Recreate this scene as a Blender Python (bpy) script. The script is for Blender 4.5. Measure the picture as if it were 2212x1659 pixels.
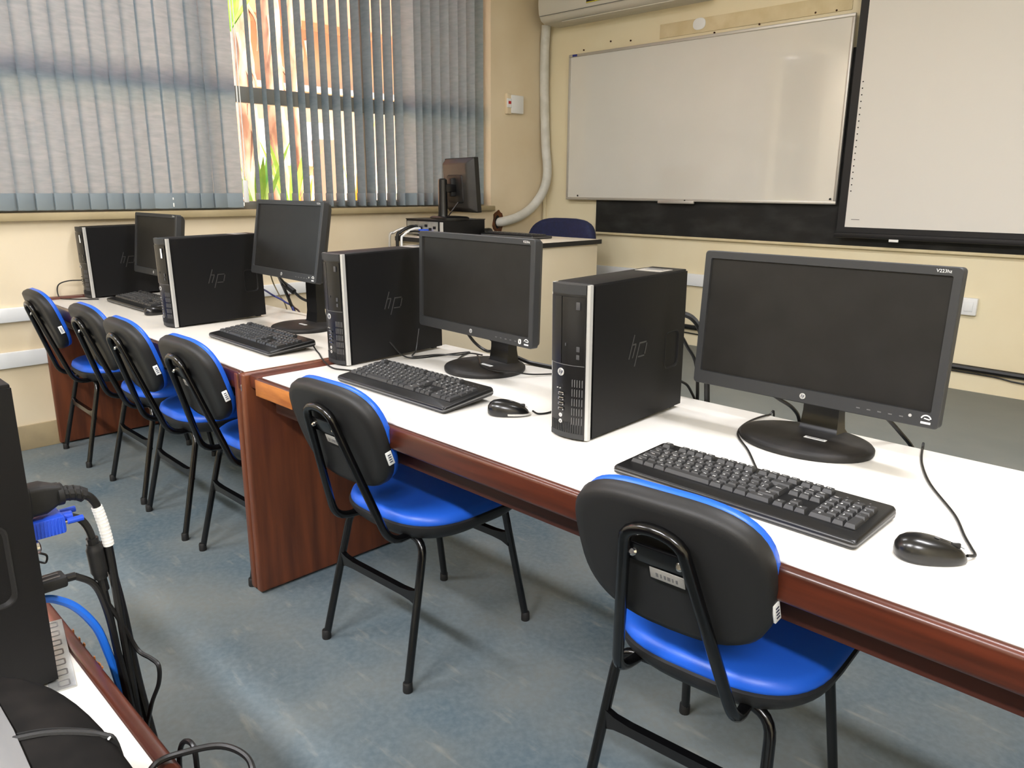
import bpy, bmesh, math, random
from mathutils import Matrix, Vector
random.seed(7)
for o in list(bpy.data.objects): bpy.data.objects.remove(o, do_unlink=True)
SC = bpy.context.scene; COL = SC.collection
R = math.radians
H = 1.245      # camera height
T = 0.715      # desk top height
XW = -4.14     # window wall, inner face
YF = 4.548     # front wall, inner face
DZ = 0.203     # dais height
CEIL = 3.0

# ------------------------------------------------ camera
cam = bpy.data.cameras.new('camera'); camo = bpy.data.objects.new('camera', cam); COL.objects.link(camo)
yaw, pit, rol, FPX = 0.7772041435, 0.2516689837, 0.0060759549, 1646.3179
f = Vector((-math.sin(yaw)*math.cos(pit), math.cos(yaw)*math.cos(pit), -math.sin(pit)))
r = f.cross(Vector((0, 0, 1))).normalized(); u = r.cross(f)
rr = r*math.cos(rol)+u*math.sin(rol); uu = -r*math.sin(rol)+u*math.cos(rol)
m = Matrix((rr, uu, -f)).transposed().to_4x4(); m.translation = (0, 0, H)
camo.matrix_world = m
cam.sensor_fit = 'HORIZONTAL'; cam.sensor_width = 36; cam.lens = FPX/2212*36; cam.clip_start = 0.02
SC.camera = camo

# ------------------------------------------------ sky, sun, room lamps, exposure
w = bpy.data.worlds.new('sky'); SC.world = w; w.use_nodes = True
nt = w.node_tree; nt.nodes.clear()
sky = nt.nodes.new('ShaderNodeTexSky'); sky.sky_type = 'NISHITA'; sky.sun_disc = False
sky.sun_elevation = R(55); sky.sun_rotation = R(60); sky.air_density = 1.0; sky.dust_density = 3.0
bg = nt.nodes.new('ShaderNodeBackground'); bg.inputs[1].default_value = 0.5
wo = nt.nodes.new('ShaderNodeOutputWorld')
nt.links.new(sky.outputs[0], bg.inputs[0]); nt.links.new(bg.outputs[0], wo.inputs[0])
def sun(name, energy, direction, col, angle):
    l = bpy.data.lights.new(name, 'SUN'); l.energy = energy; l.color = col; l.angle = R(angle)
    o = bpy.data.objects.new(name, l); COL.objects.link(o)
    o.rotation_euler = Vector(direction).to_track_quat('-Z', 'Y').to_euler()
sun('sun', 9.0, (-0.62, -0.25, -0.85), (1, .93, .82), .6)
def lamp(name, loc, e, sx=1.25, sy=.22, col=(.975, .965, 1)):
    l = bpy.data.lights.new(name, 'AREA'); l.shape = 'RECTANGLE'; l.size = sx; l.size_y = sy; l.energy = e; l.color = col
    o = bpy.data.objects.new(name, l); COL.objects.link(o); o.location = loc
for i, (x, y, e) in enumerate(((-3.2, -1.3, 40), (-1.0, -1.3, 66), (1.2, -1.3, 70), (-2.6, 1.7, 16), (0.2, 1.7, 32))):
    lamp('ceiling_lamp_light', (x, y, CEIL-.06), e)
SC.view_settings.view_transform = 'Standard'; SC.view_settings.look = 'None'
SC.view_settings.exposure = 0.98; SC.view_settings.gamma = 1.0; SC.view_settings.use_curve_mapping = False

# ------------------------------------------------ materials
def lin(c):
    return tuple(((v/255)/12.92 if v/255 <= .04045 else ((v/255+.055)/1.055)**2.4) for v in c)
def mat(name, rgb, rough=.5, metal=0., spec=.5, coat=0., rgb2=None, scale=20, stretch=(1, 1, 1), bump=0., bscale=None, detail=4, lo=.35, hi=.65, coatr=.05):
    m = bpy.data.materials.new(name); m.use_nodes = True
    nt = m.node_tree; b = nt.nodes['Principled BSDF']
    b.inputs['Base Color'].default_value = lin(rgb)+(1,); b.inputs['Roughness'].default_value = rough
    b.inputs['Metallic'].default_value = metal; b.inputs['Specular IOR Level'].default_value = spec
    b.inputs['Coat Weight'].default_value = coat; b.inputs['Coat Roughness'].default_value = coatr
    if rgb2 or bump:
        tc = nt.nodes.new('ShaderNodeTexCoord'); mp = nt.nodes.new('ShaderNodeMapping')
        mp.inputs['Scale'].default_value = stretch; nt.links.new(tc.outputs['Object'], mp.inputs[0])
    if rgb2:
        n = nt.nodes.new('ShaderNodeTexNoise'); n.inputs['Scale'].default_value = scale; n.inputs['Detail'].default_value = detail
        nt.links.new(mp.outputs[0], n.inputs['Vector'])
        cr = nt.nodes.new('ShaderNodeValToRGB'); cr.color_ramp.elements[0].position = lo; cr.color_ramp.elements[1].position = hi
        cr.color_ramp.elements[0].color = lin(rgb)+(1,); cr.color_ramp.elements[1].color = lin(rgb2)+(1,)
        nt.links.new(n.outputs[0], cr.inputs[0]); nt.links.new(cr.outputs[0], b.inputs['Base Color'])
    if bump:
        n2 = nt.nodes.new('ShaderNodeTexNoise'); n2.inputs['Scale'].default_value = bscale or scale; n2.inputs['Detail'].default_value = 3
        nt.links.new(mp.outputs[0], n2.inputs['Vector'])
        bp = nt.nodes.new('ShaderNodeBump'); bp.inputs['Strength'].default_value = bump; bp.inputs['Distance'].default_value = .002
        nt.links.new(n2.outputs[0], bp.inputs['Height']); nt.links.new(bp.outputs[0], b.inputs['Normal'])
    return m
M = {}
M['wall'] = mat('cream_paint', (231, 220, 188), .62, rgb2=(226, 213, 179), scale=2.2, bump=.12, bscale=90)
M['wall2'] = mat('cream_paint_window_wall', (226, 212, 184), .6, rgb2=(220, 204, 173), scale=2.5, bump=.12, bscale=90)
M['skirt'] = mat('worn_skirting', (150, 136, 108), .7, rgb2=(168, 152, 118), scale=7, bump=.2)
M['ceil'] = mat('ceiling_paint', (235, 230, 218), .8)
M['plaster'] = mat('bare_plaster', (206, 190, 150), .8, rgb2=(218, 204, 168), scale=9, bump=.3)
M['lam'] = mat('white_laminate', (236, 233, 226), .32, rgb2=(231, 228, 220), scale=3)
M['lamdim'] = mat('dimmed_white_laminate', (216, 211, 201), .34, rgb2=(210, 205, 194), scale=3)  # greyer copy of the white laminate; weaker light far off put into the colour
M['lam2'] = mat('beige_laminate', (214, 203, 178), .4, rgb2=(208, 196, 170), scale=2)
M['lamtop2'] = mat('pale_laminate_top', (226, 216, 198), .35)
M['woodx'] = mat('cherry_wood_x', (54, 25, 16), .33, coat=.25, coatr=.2, rgb2=(90, 41, 25), scale=9, stretch=(.35, 6, 6), detail=8, lo=.3, hi=.72)
M['woody'] = mat('cherry_wood_y', (66, 30, 20), .36, coat=.25, coatr=.2, rgb2=(104, 48, 29), scale=9, stretch=(6, .35, 6), detail=8, lo=.3, hi=.72)
M['woodz'] = mat('cherry_wood_z', (74, 37, 20), .42, coat=.15, coatr=.25, rgb2=(114, 60, 32), scale=6, stretch=(5, 5, .45), detail=8, lo=.3, hi=.72)
M['wooddark'] = mat('dark_wood', (52, 22, 14), .5, rgb2=(70, 30, 18), scale=8, stretch=(.4, 6, 6))
M['woodworn'] = mat('worn_wood_edge', (150, 84, 34), .45, rgb2=(186, 116, 52), scale=14, stretch=(.6, 3, 3), detail=6)
M['blue'] = mat('blue_vinyl', (32, 94, 208), .38, spec=.45, bump=.08, bscale=500)
M['navy'] = mat('navy_fabric', (30, 38, 78), .75, rgb2=(24, 31, 66), scale=60)
M['shell'] = mat('black_chair_plastic', (34, 34, 34), .5, bump=.1, bscale=900, spec=.35)
M['tube'] = mat('black_enamel_tube', (9, 9, 10), .2, spec=.55)
M['rubber'] = mat('black_rubber', (18, 18, 18), .6)
M['case'] = mat('black_steel_case', (15, 15, 16), .5, spec=.25, bump=.06, bscale=900)
M['bezel'] = mat('black_bezel_plastic', (17, 17, 18), .28, spec=.5)
M['bezelm'] = mat('matt_bezel_plastic', (44, 45, 46), .5, spec=.45)
M['monback'] = mat('monitor_back_plastic', (40, 39, 38), .5, rgb2=(52, 50, 46), scale=12)
M['dusty'] = mat('dusty_black_plastic', (27, 26, 25), .55, rgb2=(42, 39, 37), scale=16, spec=.35, lo=.45, hi=.75)
M['bagfab'] = mat('dusty_black_fabric', (16, 15, 14), .85, rgb2=(30, 27, 25), scale=22, spec=.12, lo=.45, hi=.8)
M['strap'] = mat('grey_shiny_strap', (112, 112, 112), .25, coat=.4)
M['gloss'] = mat('glossy_black_plastic', (30, 30, 31), .18, spec=.7)
M['panel'] = mat('dark_lcd_panel', (30, 29, 27), .45, spec=.22, rgb2=(34, 33, 31), scale=18)
M['key'] = mat('key_plastic', (50, 50, 50), .42, spec=.5)
M['kbody'] = mat('keyboard_body_plastic', (20, 20, 20), .35, spec=.5)
M['mouse'] = mat('mouse_plastic', (20, 20, 20), .25, spec=.6)
M['silver'] = mat('silver_plastic', (196, 196, 192), .35, metal=.35)
M['chrome'] = mat('chrome', (215, 215, 215), .15, metal=1)
M['zinc'] = mat('galvanised_steel', (188, 190, 188), .35, metal=.8, rgb2=(170, 172, 170), scale=30)
M['alu'] = mat('aluminium', (196, 192, 184), .4, metal=.6)
M['white'] = mat('white_print', (240, 240, 236), .5)
M['paper'] = mat('paper_tag', (232, 234, 232), .6)
M['ink'] = mat('dark_ink', (40, 44, 70), .6)
M['emblem'] = mat('side_emblem_gloss', (58, 58, 57), .3)
M['dimprint'] = mat('dim_grey_print', (66, 66, 68), .4)
M['greyprint'] = mat('grey_print', (98, 98, 98), .4)
M['rack'] = mat('white_raceway_plastic', (228, 230, 230), .4)
M['pvc'] = mat('white_pipe_wrap', (214, 213, 206), .55, rgb2=(200, 199, 190), scale=14, bump=.3, bscale=40)
M['board'] = mat('whiteboard_enamel', (215, 212, 203), .1, spec=.6, coat=1, coatr=.03, rgb2=(211, 208, 199), scale=2)
M['slate'] = mat('blackboard_paint', (26, 26, 25), .75, rgb2=(58, 58, 56), scale=5, stretch=(1, 1, 2.2), detail=7, lo=.45, hi=.85)
M['screen'] = mat('projection_fabric', (220, 217, 210), .75, spec=.2)
M['blackfab'] = mat('black_screen_border', (17, 16, 17), .6)
M['acw'] = mat('aircon_plastic', (205, 200, 186), .4)
M['acd'] = mat('aircon_display', (20, 19, 24), .2)
M['yel'] = mat('yellow_film', (206, 196, 40), .5)
M['vgablue'] = mat('blue_connector_plastic', (38, 84, 214), .45, bump=.2, bscale=300)
M['netblue'] = mat('blue_cable_jacket', (30, 108, 220), .4)
M['dkblue'] = mat('dark_blue_cable', (44, 52, 128), .5)
M['cable'] = mat('black_cable_jacket', (16, 16, 16), .42)
M['oldcable'] = mat('olive_cable_jacket', (96, 84, 52), .6)
M['rust'] = mat('rusty_foam', (110, 64, 30), .9, rgb2=(60, 34, 18), scale=30)
M['dark'] = mat('dark_void', (12, 11, 10), .9)
M['red'] = mat('red_print', (190, 40, 36), .5)
M['sill'] = mat('window_sill_stone', (168, 153, 118), .6, rgb2=(158, 143, 108), scale=6)
M['frame'] = mat('window_aluminium', (150, 148, 140), .4, metal=.5)
M['fl'] = None
# outdoors
M['terra'] = mat('terracotta_paint', (206, 116, 86), .8, rgb2=(216, 128, 98), scale=3)
M['facade'] = mat('tan_render', (212, 182, 152), .85, rgb2=(222, 192, 160), scale=2)
M['yard'] = mat('yard_paving', (214, 186, 160), .9, rgb2=(226, 204, 182), scale=1.5)
M['bark'] = mat('palm_bark', (196, 156, 128), .9, rgb2=(120, 80, 58), scale=9, stretch=(1, 1, .35), detail=6, bump=.6)
M['leaf'] = mat('leaf_green', (112, 170, 42), .45, rgb2=(150, 196, 70), scale=8)
M['stem'] = mat('yellow_stem', (236, 172, 30), .5)
M['post'] = mat('brown_post', (120, 88, 70), .8)
M['limewash'] = mat('white_limewash', (244, 242, 236), .8)
M['mustard'] = mat('mustard_reflection_wall', (244, 236, 110), .85)

def floor_mat():
    m = bpy.data.materials.new('worn_blue_vinyl_floor'); m.use_nodes = True; nt = m.node_tree; b = nt.nodes['Principled BSDF']
    tc = nt.nodes.new('ShaderNodeTexCoord')
    def noise(scale, det, st=(1, 1, 1)):
        mp = nt.nodes.new('ShaderNodeMapping'); mp.inputs['Scale'].default_value = st; mp.inputs['Rotation'].default_value = (0, 0, .6)
        nt.links.new(tc.outputs['Object'], mp.inputs[0])
        n = nt.nodes.new('ShaderNodeTexNoise'); n.inputs['Scale'].default_value = scale; n.inputs['Detail'].default_value = det
        nt.links.new(mp.outputs[0], n.inputs['Vector']); return n
    def ramp(n, a, c0, b_, c1):
        cr = nt.nodes.new('ShaderNodeValToRGB'); e = cr.color_ramp.elements
        e[0].position = a; e[0].color = c0; e[1].position = b_; e[1].color = c1; nt.links.new(n.outputs[0], cr.inputs[0]); return cr
    a = ramp(noise(2.1, 6), .36, lin((78, 97, 109))+(1,), .66, lin((116, 120, 117))+(1,))
    s = ramp(noise(60, 3), .35, (0, 0, 0, 1), .7, (1, 1, 1, 1))
    k = ramp(noise(7, 8, (1, 4, 1)), .6, (0, 0, 0, 1), .78, (1, 1, 1, 1))
    mx = nt.nodes.new('ShaderNodeMixRGB'); mx.blend_type = 'MIX'; mx.inputs[2].default_value = lin((116, 128, 132))+(1,)
    ml = nt.nodes.new('ShaderNodeMath'); ml.operation = 'MULTIPLY'; ml.inputs[1].default_value = .5
    nt.links.new(s.outputs[0], ml.inputs[0]); nt.links.new(ml.outputs[0], mx.inputs[0]); nt.links.new(a.outputs[0], mx.inputs[1])
    mx2 = nt.nodes.new('ShaderNodeMixRGB'); mx2.inputs[2].default_value = lin((150, 150, 140))+(1,)
    ml2 = nt.nodes.new('ShaderNodeMath'); ml2.operation = 'MULTIPLY'; ml2.inputs[1].default_value = .55
    nt.links.new(k.outputs[0], ml2.inputs[0]); nt.links.new(ml2.outputs[0], mx2.inputs[0]); nt.links.new(mx.outputs[0], mx2.inputs[1])
    nt.links.new(mx2.outputs[0], b.inputs['Base Color']); b.inputs['Roughness'].default_value = .55; b.inputs['Specular IOR Level'].default_value = .35
    return m
M['floor'] = floor_mat()
M['dais'] = mat('grey_platform_floor', (112, 118, 116), .55, rgb2=(122, 126, 122), scale=3, spec=.4)
def slat_mat():
    m = bpy.data.materials.new('translucent_blind_fabric'); m.use_nodes = True; nt = m.node_tree; nt.nodes.clear()
    out = nt.nodes.new('ShaderNodeOutputMaterial'); d = nt.nodes.new('ShaderNodeBsdfDiffuse'); t = nt.nodes.new('ShaderNodeBsdfTranslucent')
    mx = nt.nodes.new('ShaderNodeMixShader'); mx.inputs[0].default_value = .62
    tc = nt.nodes.new('ShaderNodeTexCoord'); mp = nt.nodes.new('ShaderNodeMapping'); mp.inputs['Scale'].default_value = (14, 14, 60)
    nt.links.new(tc.outputs['Object'], mp.inputs[0])
    oi = nt.nodes.new('ShaderNodeObjectInfo'); mu = nt.nodes.new('ShaderNodeMath'); mu.operation = 'MULTIPLY'; mu.inputs[1].default_value = 83
    ad = nt.nodes.new('ShaderNodeVectorMath'); ad.operation = 'ADD'; nt.links.new(oi.outputs['Random'], mu.inputs[0]); nt.links.new(mp.outputs[0], ad.inputs[0]); nt.links.new(mu.outputs[0], ad.inputs[1])
    n = nt.nodes.new('ShaderNodeTexNoise'); n.inputs['Scale'].default_value = 1; n.inputs['Detail'].default_value = 5; nt.links.new(ad.outputs[0], n.inputs['Vector'])
    cr = nt.nodes.new('ShaderNodeValToRGB'); e = cr.color_ramp.elements; e[0].position = .3; e[1].position = .7
    e[0].color = lin((136, 153, 166))+(1,); e[1].color = lin((156, 171, 182))+(1,)
    nt.links.new(n.outputs[0], cr.inputs[0]); nt.links.new(cr.outputs[0], d.inputs[0])
    c2 = nt.nodes.new('ShaderNodeValToRGB'); e = c2.color_ramp.elements; e[0].position = .25; e[1].position = .75
    e[0].color = (.34, .45, .52, 1); e[1].color = (.44, .55, .62, 1)
    nt.links.new(n.outputs[0], c2.inputs[0]); nt.links.new(c2.outputs[0], t.inputs[0])
    nt.links.new(d.outputs[0], mx.inputs[1]); nt.links.new(t.outputs[0], mx.inputs[2]); nt.links.new(mx.outputs[0], out.inputs[0]); return m
M['slat'] = slat_mat()
M['pocket'] = mat('blind_weight_pocket', (128, 140, 147), .8)
def glass_mat():
    m = bpy.data.materials.new('window_glass'); m.use_nodes = True; nt = m.node_tree; nt.nodes.clear()
    out = nt.nodes.new('ShaderNodeOutputMaterial'); t = nt.nodes.new('ShaderNodeBsdfTransparent'); g = nt.nodes.new('ShaderNodeBsdfGlossy'); g.inputs['Roughness'].default_value = .02
    t.inputs[0].default_value = (.94, .96, .95, 1)
    fr = nt.nodes.new('ShaderNodeFresnel'); fr.inputs[0].default_value = 1.45; mx = nt.nodes.new('ShaderNodeMixShader')
    nt.links.new(fr.outputs[0], mx.inputs[0]); nt.links.new(t.outputs[0], mx.inputs[1]); nt.links.new(g.outputs[0], mx.inputs[2]); nt.links.new(mx.outputs[0], out.inputs[0]); return m
M['glass'] = glass_mat()

# ------------------------------------------------ mesh builder
def circ(n, rx=1., ry=None):
    ry = rx if ry is None else ry
    return [(rx*math.cos(2*math.pi*i/n), ry*math.sin(2*math.pi*i/n)) for i in range(n)]
def rrect(w, h, rad, n=4):
    p = []
    for sx, sy, a0 in ((1, 1, 0), (-1, 1, 90), (-1, -1, 180), (1, -1, 270)):
        for i in range(n+1):
            a = R(a0+90*i/n); p.append((sx*(w/2-rad)+rad*math.cos(a), sy*(h/2-rad)+rad*math.sin(a)))
    return p
def sq(n, rx, ry, e):     # superellipse
    o = []
    for i in range(n):
        a = 2*math.pi*i/n; c, s = math.cos(a), math.sin(a)
        o.append((rx*math.copysign(abs(c)**(2/e), c), ry*math.copysign(abs(s)**(2/e), s)))
    return o
def smooth(pts, sub=6):
    P = [Vector(p) for p in pts]
    if len(P) < 3 or sub <= 1: return P
    out = []
    for i in range(len(P)-1):
        p0 = P[i-1] if i else P[0]*2-P[1]; p1, p2 = P[i], P[i+1]; p3 = P[i+2] if i+2 < len(P) else P[-1]*2-P[-2]
        for k in range(sub):
            t = k/sub
            out.append(.5*((2*p1)+(p2-p0)*t+(2*p0-5*p1+4*p2-p3)*t*t+(3*p1-p0-3*p2+p3)*t**3))
    out.append(P[-1]); return out
def fillet(pts, rad, n=6):
    P = [Vector(p) for p in pts]; out = [P[0]]
    for i in range(1, len(P)-1):
        a = (P[i-1]-P[i]); b = (P[i+1]-P[i]); d = min(rad, a.length*.49, b.length*.49)
        s, e = P[i]+a.normalized()*d, P[i]+b.normalized()*d
        for k in range(n+1):
            t = k/n; out.append(s*(1-t)**2+P[i]*2*t*(1-t)+e*t*t)
    out.append(P[-1]); return out
class MB:
    def __init__(s): s.bm = bmesh.new()
    def box(s, c, d, bev=0., seg=2, rot=None, mi=0):
        tb = bmesh.new(); bmesh.ops.create_cube(tb, size=1)
        for v in tb.verts: v.co = Vector((v.co.x*d[0], v.co.y*d[1], v.co.z*d[2]))
        if bev: bmesh.ops.bevel(tb, geom=list(tb.edges), offset=min(bev, min(d)*.49), segments=seg, profile=.5, affect='EDGES')
        X = Matrix.Translation(Vector(c)) @ (rot.to_4x4() if rot else Matrix())
        return s.merge(tb, X, mi)
    def merge(s, tb, X=Matrix(), mi=0):
        mp = {}
        for v in tb.verts: mp[v] = s.bm.verts.new(X @ v.co)
        for fc in tb.faces:
            try: q = s.bm.faces.new([mp[v] for v in fc.verts]); q.material_index = mi
            except ValueError: pass
        tb.free(); return s
    def rings(s, rings, mi=0, cap0=True, cap1=True, closed=False, fan=False):
        V = [[s.bm.verts.new(Vector(p)) for p in rg] for rg in rings]; n = len(V[0])
        prs = list(zip(V, V[1:]))+([(V[-1], V[0])] if closed else [])
        for a, b in prs:
            for i in range(n):
                q = s.bm.faces.new((a[i], a[(i+1) % n], b[(i+1) % n], b[i])); q.material_index = mi
        if not closed:
            for flag, rg, rev in ((cap0, V[0], True), (cap1, V[-1], False)):
                if flag:
                    q = s.bm.faces.new(rg[::-1] if rev else rg); q.material_index = mi
        return s
    def loft(s, outline, prof, X=Matrix(), mi=0, warp=None, cap0=True, cap1=True):
        rg = []
        for p in prof:
            sx, sy, z = (p[0], p[0], p[1]) if len(p) == 2 else p
            l = []
            for (a, b) in outline:
                q = Vector((a*sx, b*sy, z)); q = warp(q) if warp else q; l.append(X @ q)
            rg.append(l)
        return s.rings(rg, mi, cap0, cap1)
    def tube(s, pts, rad, n=8, sub=6, mi=0, closed=False):
        P = smooth(pts, sub); ref = None; rg = []
        for i, p in enumerate(P):
            t = (P[min(i+1, len(P)-1)]-P[max(i-1, 0)]).normalized()
            if ref is None:
                ref = t.orthogonal().normalized()
            ref = (ref-t*ref.dot(t)).normalized(); bi = t.cross(ref)
            rd = rad(i/(len(P)-1)) if callable(rad) else rad
            rg.append([p+ref*rd*math.cos(2*math.pi*k/n)+bi*rd*math.sin(2*math.pi*k/n) for k in range(n)])
        return s.rings(rg, mi)
    def ring(s, outer, inner, z0, z1, zi=None, X=Matrix(), mi=0):   # frame between two equal loops
        zi = z1 if zi is None else zi
        rg = [[X @ Vector((a, b, z)) for a, b in l] for l, z in ((outer, z0), (outer, z1), (inner, zi), (inner, z0))]
        return s.rings(rg, mi, closed=True)
    def quad(s, pts, mi=0):
        q = s.bm.faces.new([s.bm.verts.new(Vector(p)) for p in pts]); q.material_index = mi; return s
    def text(s, txt, size, X, mi=0, shear=0.):
        k = (txt, shear)
        if k not in GLYPH:
            c = bpy.data.curves.new('glyph', 'FONT'); c.body = txt; c.size = 1; c.align_x = 'CENTER'; c.align_y = 'CENTER'; c.resolution_u = 2; c.shear = shear
            o = bpy.data.objects.new('glyph', c); COL.objects.link(o)
            dg = bpy.context.evaluated_depsgraph_get(); me = bpy.data.meshes.new_from_object(o.evaluated_get(dg))
            GLYPH[k] = ([tuple(v.co) for v in me.vertices], [tuple(p.vertices) for p in me.polygons])
            bpy.data.objects.remove(o); bpy.data.meshes.remove(me); bpy.data.curves.remove(c)
        vs, fs = GLYPH[k]; V = [s.bm.verts.new(X @ (Vector(v)*size)) for v in vs]
        for fc in fs:
            try: q = s.bm.faces.new([V[i] for i in fc]); q.material_index = mi
            except ValueError: pass
        return s
    def mesh(s, name, mats, angle=35):
        bmesh.ops.recalc_face_normals(s.bm, faces=list(s.bm.faces))
        me = bpy.data.meshes.new(name); s.bm.to_mesh(me); s.bm.free()
        for mm in (mats if isinstance(mats, (list, tuple)) else [mats]): me.materials.append(M[mm])
        me.polygons.foreach_set('use_smooth', [True]*len(me.polygons)); me.set_sharp_from_angle(angle=R(angle)); return me
    def build(s, name, mats, parent=None, loc=(0, 0, 0), rot=(0, 0, 0), angle=35, label=None):
        o = bpy.data.objects.new(name, s.mesh(name, mats, angle)); COL.objects.link(o)
        o.location = loc; o.rotation_euler = rot
        if parent: o.parent = parent
        if label: o['label'] = label
        return o
GLYPH = {}
def inst(me, name, parent, loc=(0, 0, 0), rot=(0, 0, 0)):
    o = bpy.data.objects.new(name, me); COL.objects.link(o); o.location = loc; o.rotation_euler = rot; o.parent = parent; return o
def tag(o, label, cat, group=None):
    o['label'] = label; o['category'] = cat
    if group: o['group'] = group
    return o
def thing(name, label, cat, loc=(0, 0, 0), rot=(0, 0, 0), group=None):
    o = bpy.data.objects.new(name, None); COL.objects.link(o); o.empty_display_size = .05
    o.location = loc; o.rotation_euler = rot; return tag(o, label, cat, group)
def struct(o): o['kind'] = 'structure'; return o
KIDS = {}
def kids(o): return [c for c in bpy.data.objects if c.parent == o]
def dup(root, label, loc, rot, group=None):
    def cp(o, par, ch):
        c = o.copy(); COL.objects.link(c)
        if par: c.parent = par
        for k in ch.get(o, ()): cp(k, c, ch)
        return c
    ch = {}
    for o in bpy.data.objects:
        if o.parent: ch.setdefault(o.parent, []).append(o)
    c = cp(root, None, ch); c.location = loc; c.rotation_euler = rot; c['label'] = label
    if group: c['group'] = group
    return c
def cablething(name, label, pts, rad, mt='cable', sub=6, n=8, cat='cable', group=None):
    o = MB().tube(pts, rad, n, sub).build(name, mt); return tag(o, label, cat, group)
YUP = Matrix(((1, 0, 0, 0), (0, 0, 1, 0), (0, -1, 0, 0), (0, 0, 0, 1)))   # local z -> +Y world, local y -> -Z
FRONT = Matrix(((1, 0, 0, 0), (0, 0, -1, 0), (0, 1, 0, 0), (0, 0, 0, 1)))  # local xy seen from -Y side, z -> -Y
SIDE = Matrix(((0, 0, 1, 0), (1, 0, 0, 0), (0, 1, 0, 0), (0, 0, 0, 1)))    # local x -> +Y, y -> +Z, z -> +X
def at(X, x=0, y=0, z=0): return Matrix.Translation((x, y, z)) @ X

# ================================================ ROOM
XR, YB = 2.6, -3.6
struct(MB().box(((XW-.2+XR)/2, (YB+YF)/2, -.05), (XR-XW+.2, YF-YB, .1)).build('floor', 'floor'))
struct(MB().box(((XW+XR)/2, (2.3+YF)/2, DZ/2), (XR-XW, YF-2.3, DZ), .004).build('trim_1', 'dais', label='grey raised platform along the front wall'))
struct(MB().box(((XW-.2+XR)/2, (YB+YF)/2, CEIL+.05), (XR-XW+.6, YF-YB+.6, .1)).build('ceiling', 'ceil'))
wf = struct(MB().box(((XW-.2+XR)/2, YF+.1, CEIL/2), (XR-XW+.2, .2, CEIL)).build('wall_front', 'wall'))
struct(MB().box(((XW-.2+XR)/2, YB-.1, CEIL/2), (XR-XW+.2, .2, CEIL)).build('wall_back', 'wall'))
struct(MB().box((XR+.1, (YB+YF)/2, CEIL/2), (.2, YF-YB+.4, CEIL)).build('wall_right', 'wall'))
# window wall with two openings
ZS, ZT = 1.085, 2.78
O1 = (.80, 3.975); O2 = (-.45, .62)
b = MB()
def wp(y0, y1, z0, z1): b.box((XW-.1, (y0+y1)/2, (z0+z1)/2), (.2, y1-y0, z1-z0))
wp(YB-.2, YF+.2, 0, ZS); wp(YB-.2, YF+.2, ZT, CEIL)
wp(YB-.2, O2[0], ZS, ZT); wp(O2[1], O1[0], ZS, ZT); wp(O1[1], YF+.2, ZS, ZT)
wl = struct(b.build('wall_left', 'wall2'))
# small nails and scuffs above the whiteboard
for x, z in ((-3.77, 2.205), (-3.53, 2.235), (-3.36, 2.22), (-2.72, 2.19), (-2.42, 2.2), (-2.08, 2.215), (-1.96, 2.21)):
    MB().loft(circ(8, .006), [(1, 0), (1, .005), (.5, .008)], FRONT).build('nail', 'rust', wf, (x, YF-.001, z))
b = MB(); rg = random.Random(3)
b.box((-2.5, YF-.003, 2.245), (1.25, .006, .085), .002)
struct(b.build('trim_2', 'plaster'))
struct(MB().loft(sq(20, .045, .035, 2.4), [(1, 0), (1, .003), (.85, .005)], FRONT).build('trim_3', 'rack', loc=(-2.83, YF-.006, 2.255)))
struct(MB().box((XW+.006, (YB+YF)/2, .06), (.012, YF-YB, .121), .003).build('baseboard_left', 'skirt'))
# sill, window 1
struct(MB().box((XW-.075, (O1[0]+O1[1])/2, ZS+.016), (.22, O1[1]-O1[0]+.03, .035), .005).build('trim_4', 'sill', label='stone window sill'))
def window(name, y0, y1, posts):
    e = bpy.data.objects.new(name, None); COL.objects.link(e); struct(e); e.location = (XW-.15, (y0+y1)/2, ZS+.033)
    yc = (y0+y1)/2; zb = ZS+.033; h = ZT-zb
    def fr(nm, y, z, sy, sz, sx=.05): MB().box((0, y-yc, z-zb), (sx, sy, sz), .004).build(nm, 'frame', e)
    fr('bottom_rail', yc, zb+.022, y1-y0, .044, .06); fr('top_rail', yc, ZT-.022, y1-y0, .044)
    fr('transom', yc, 1.745, y1-y0, .085)
    ys = [y0+.02]+posts+[y1-.02]
    for y in ys: fr('mullion', y, (zb+ZT)/2, .04, h)
    for a, c in zip(ys, ys[1:]):
        for z0, z1 in ((zb+.044, 1.70), (1.79, ZT-.044)):
            MB().box((.0, (a+c)/2-yc, (z0+z1)/2-zb), (.005, c-a-.04, z1-z0)).build('pane', 'glass', e)
window('window_1', O1[0], O1[1], [1.9, 3.0])
window('window_2', O2[0], O2[1], [])
# raceways
def raceway(name, label, c, d, mt='rack'):
    o = MB().box(c, d, .004).build(name, mt); return tag(o, label, 'raceway')
raceway('cable_raceway', 'upper white cable raceway running along the window wall', (XW+.011, .4, .658), (.022, 6.2, .066))
raceway('cable_raceway', 'lower white cable raceway on the window wall', (XW+.011, .4, .448), (.022, 6.2, .074))
raceway('cable_raceway', 'short white raceway low on the front wall behind the computers', (-2.35, YF-.012, .652), (2.52, .024, .08))
raceway('corner_conduit', 'thin cream conduit upright in the wall corner behind the white pipe', (XW+.022, YF-.012, .87), (.022, .022, 1.33), 'wall')
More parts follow.
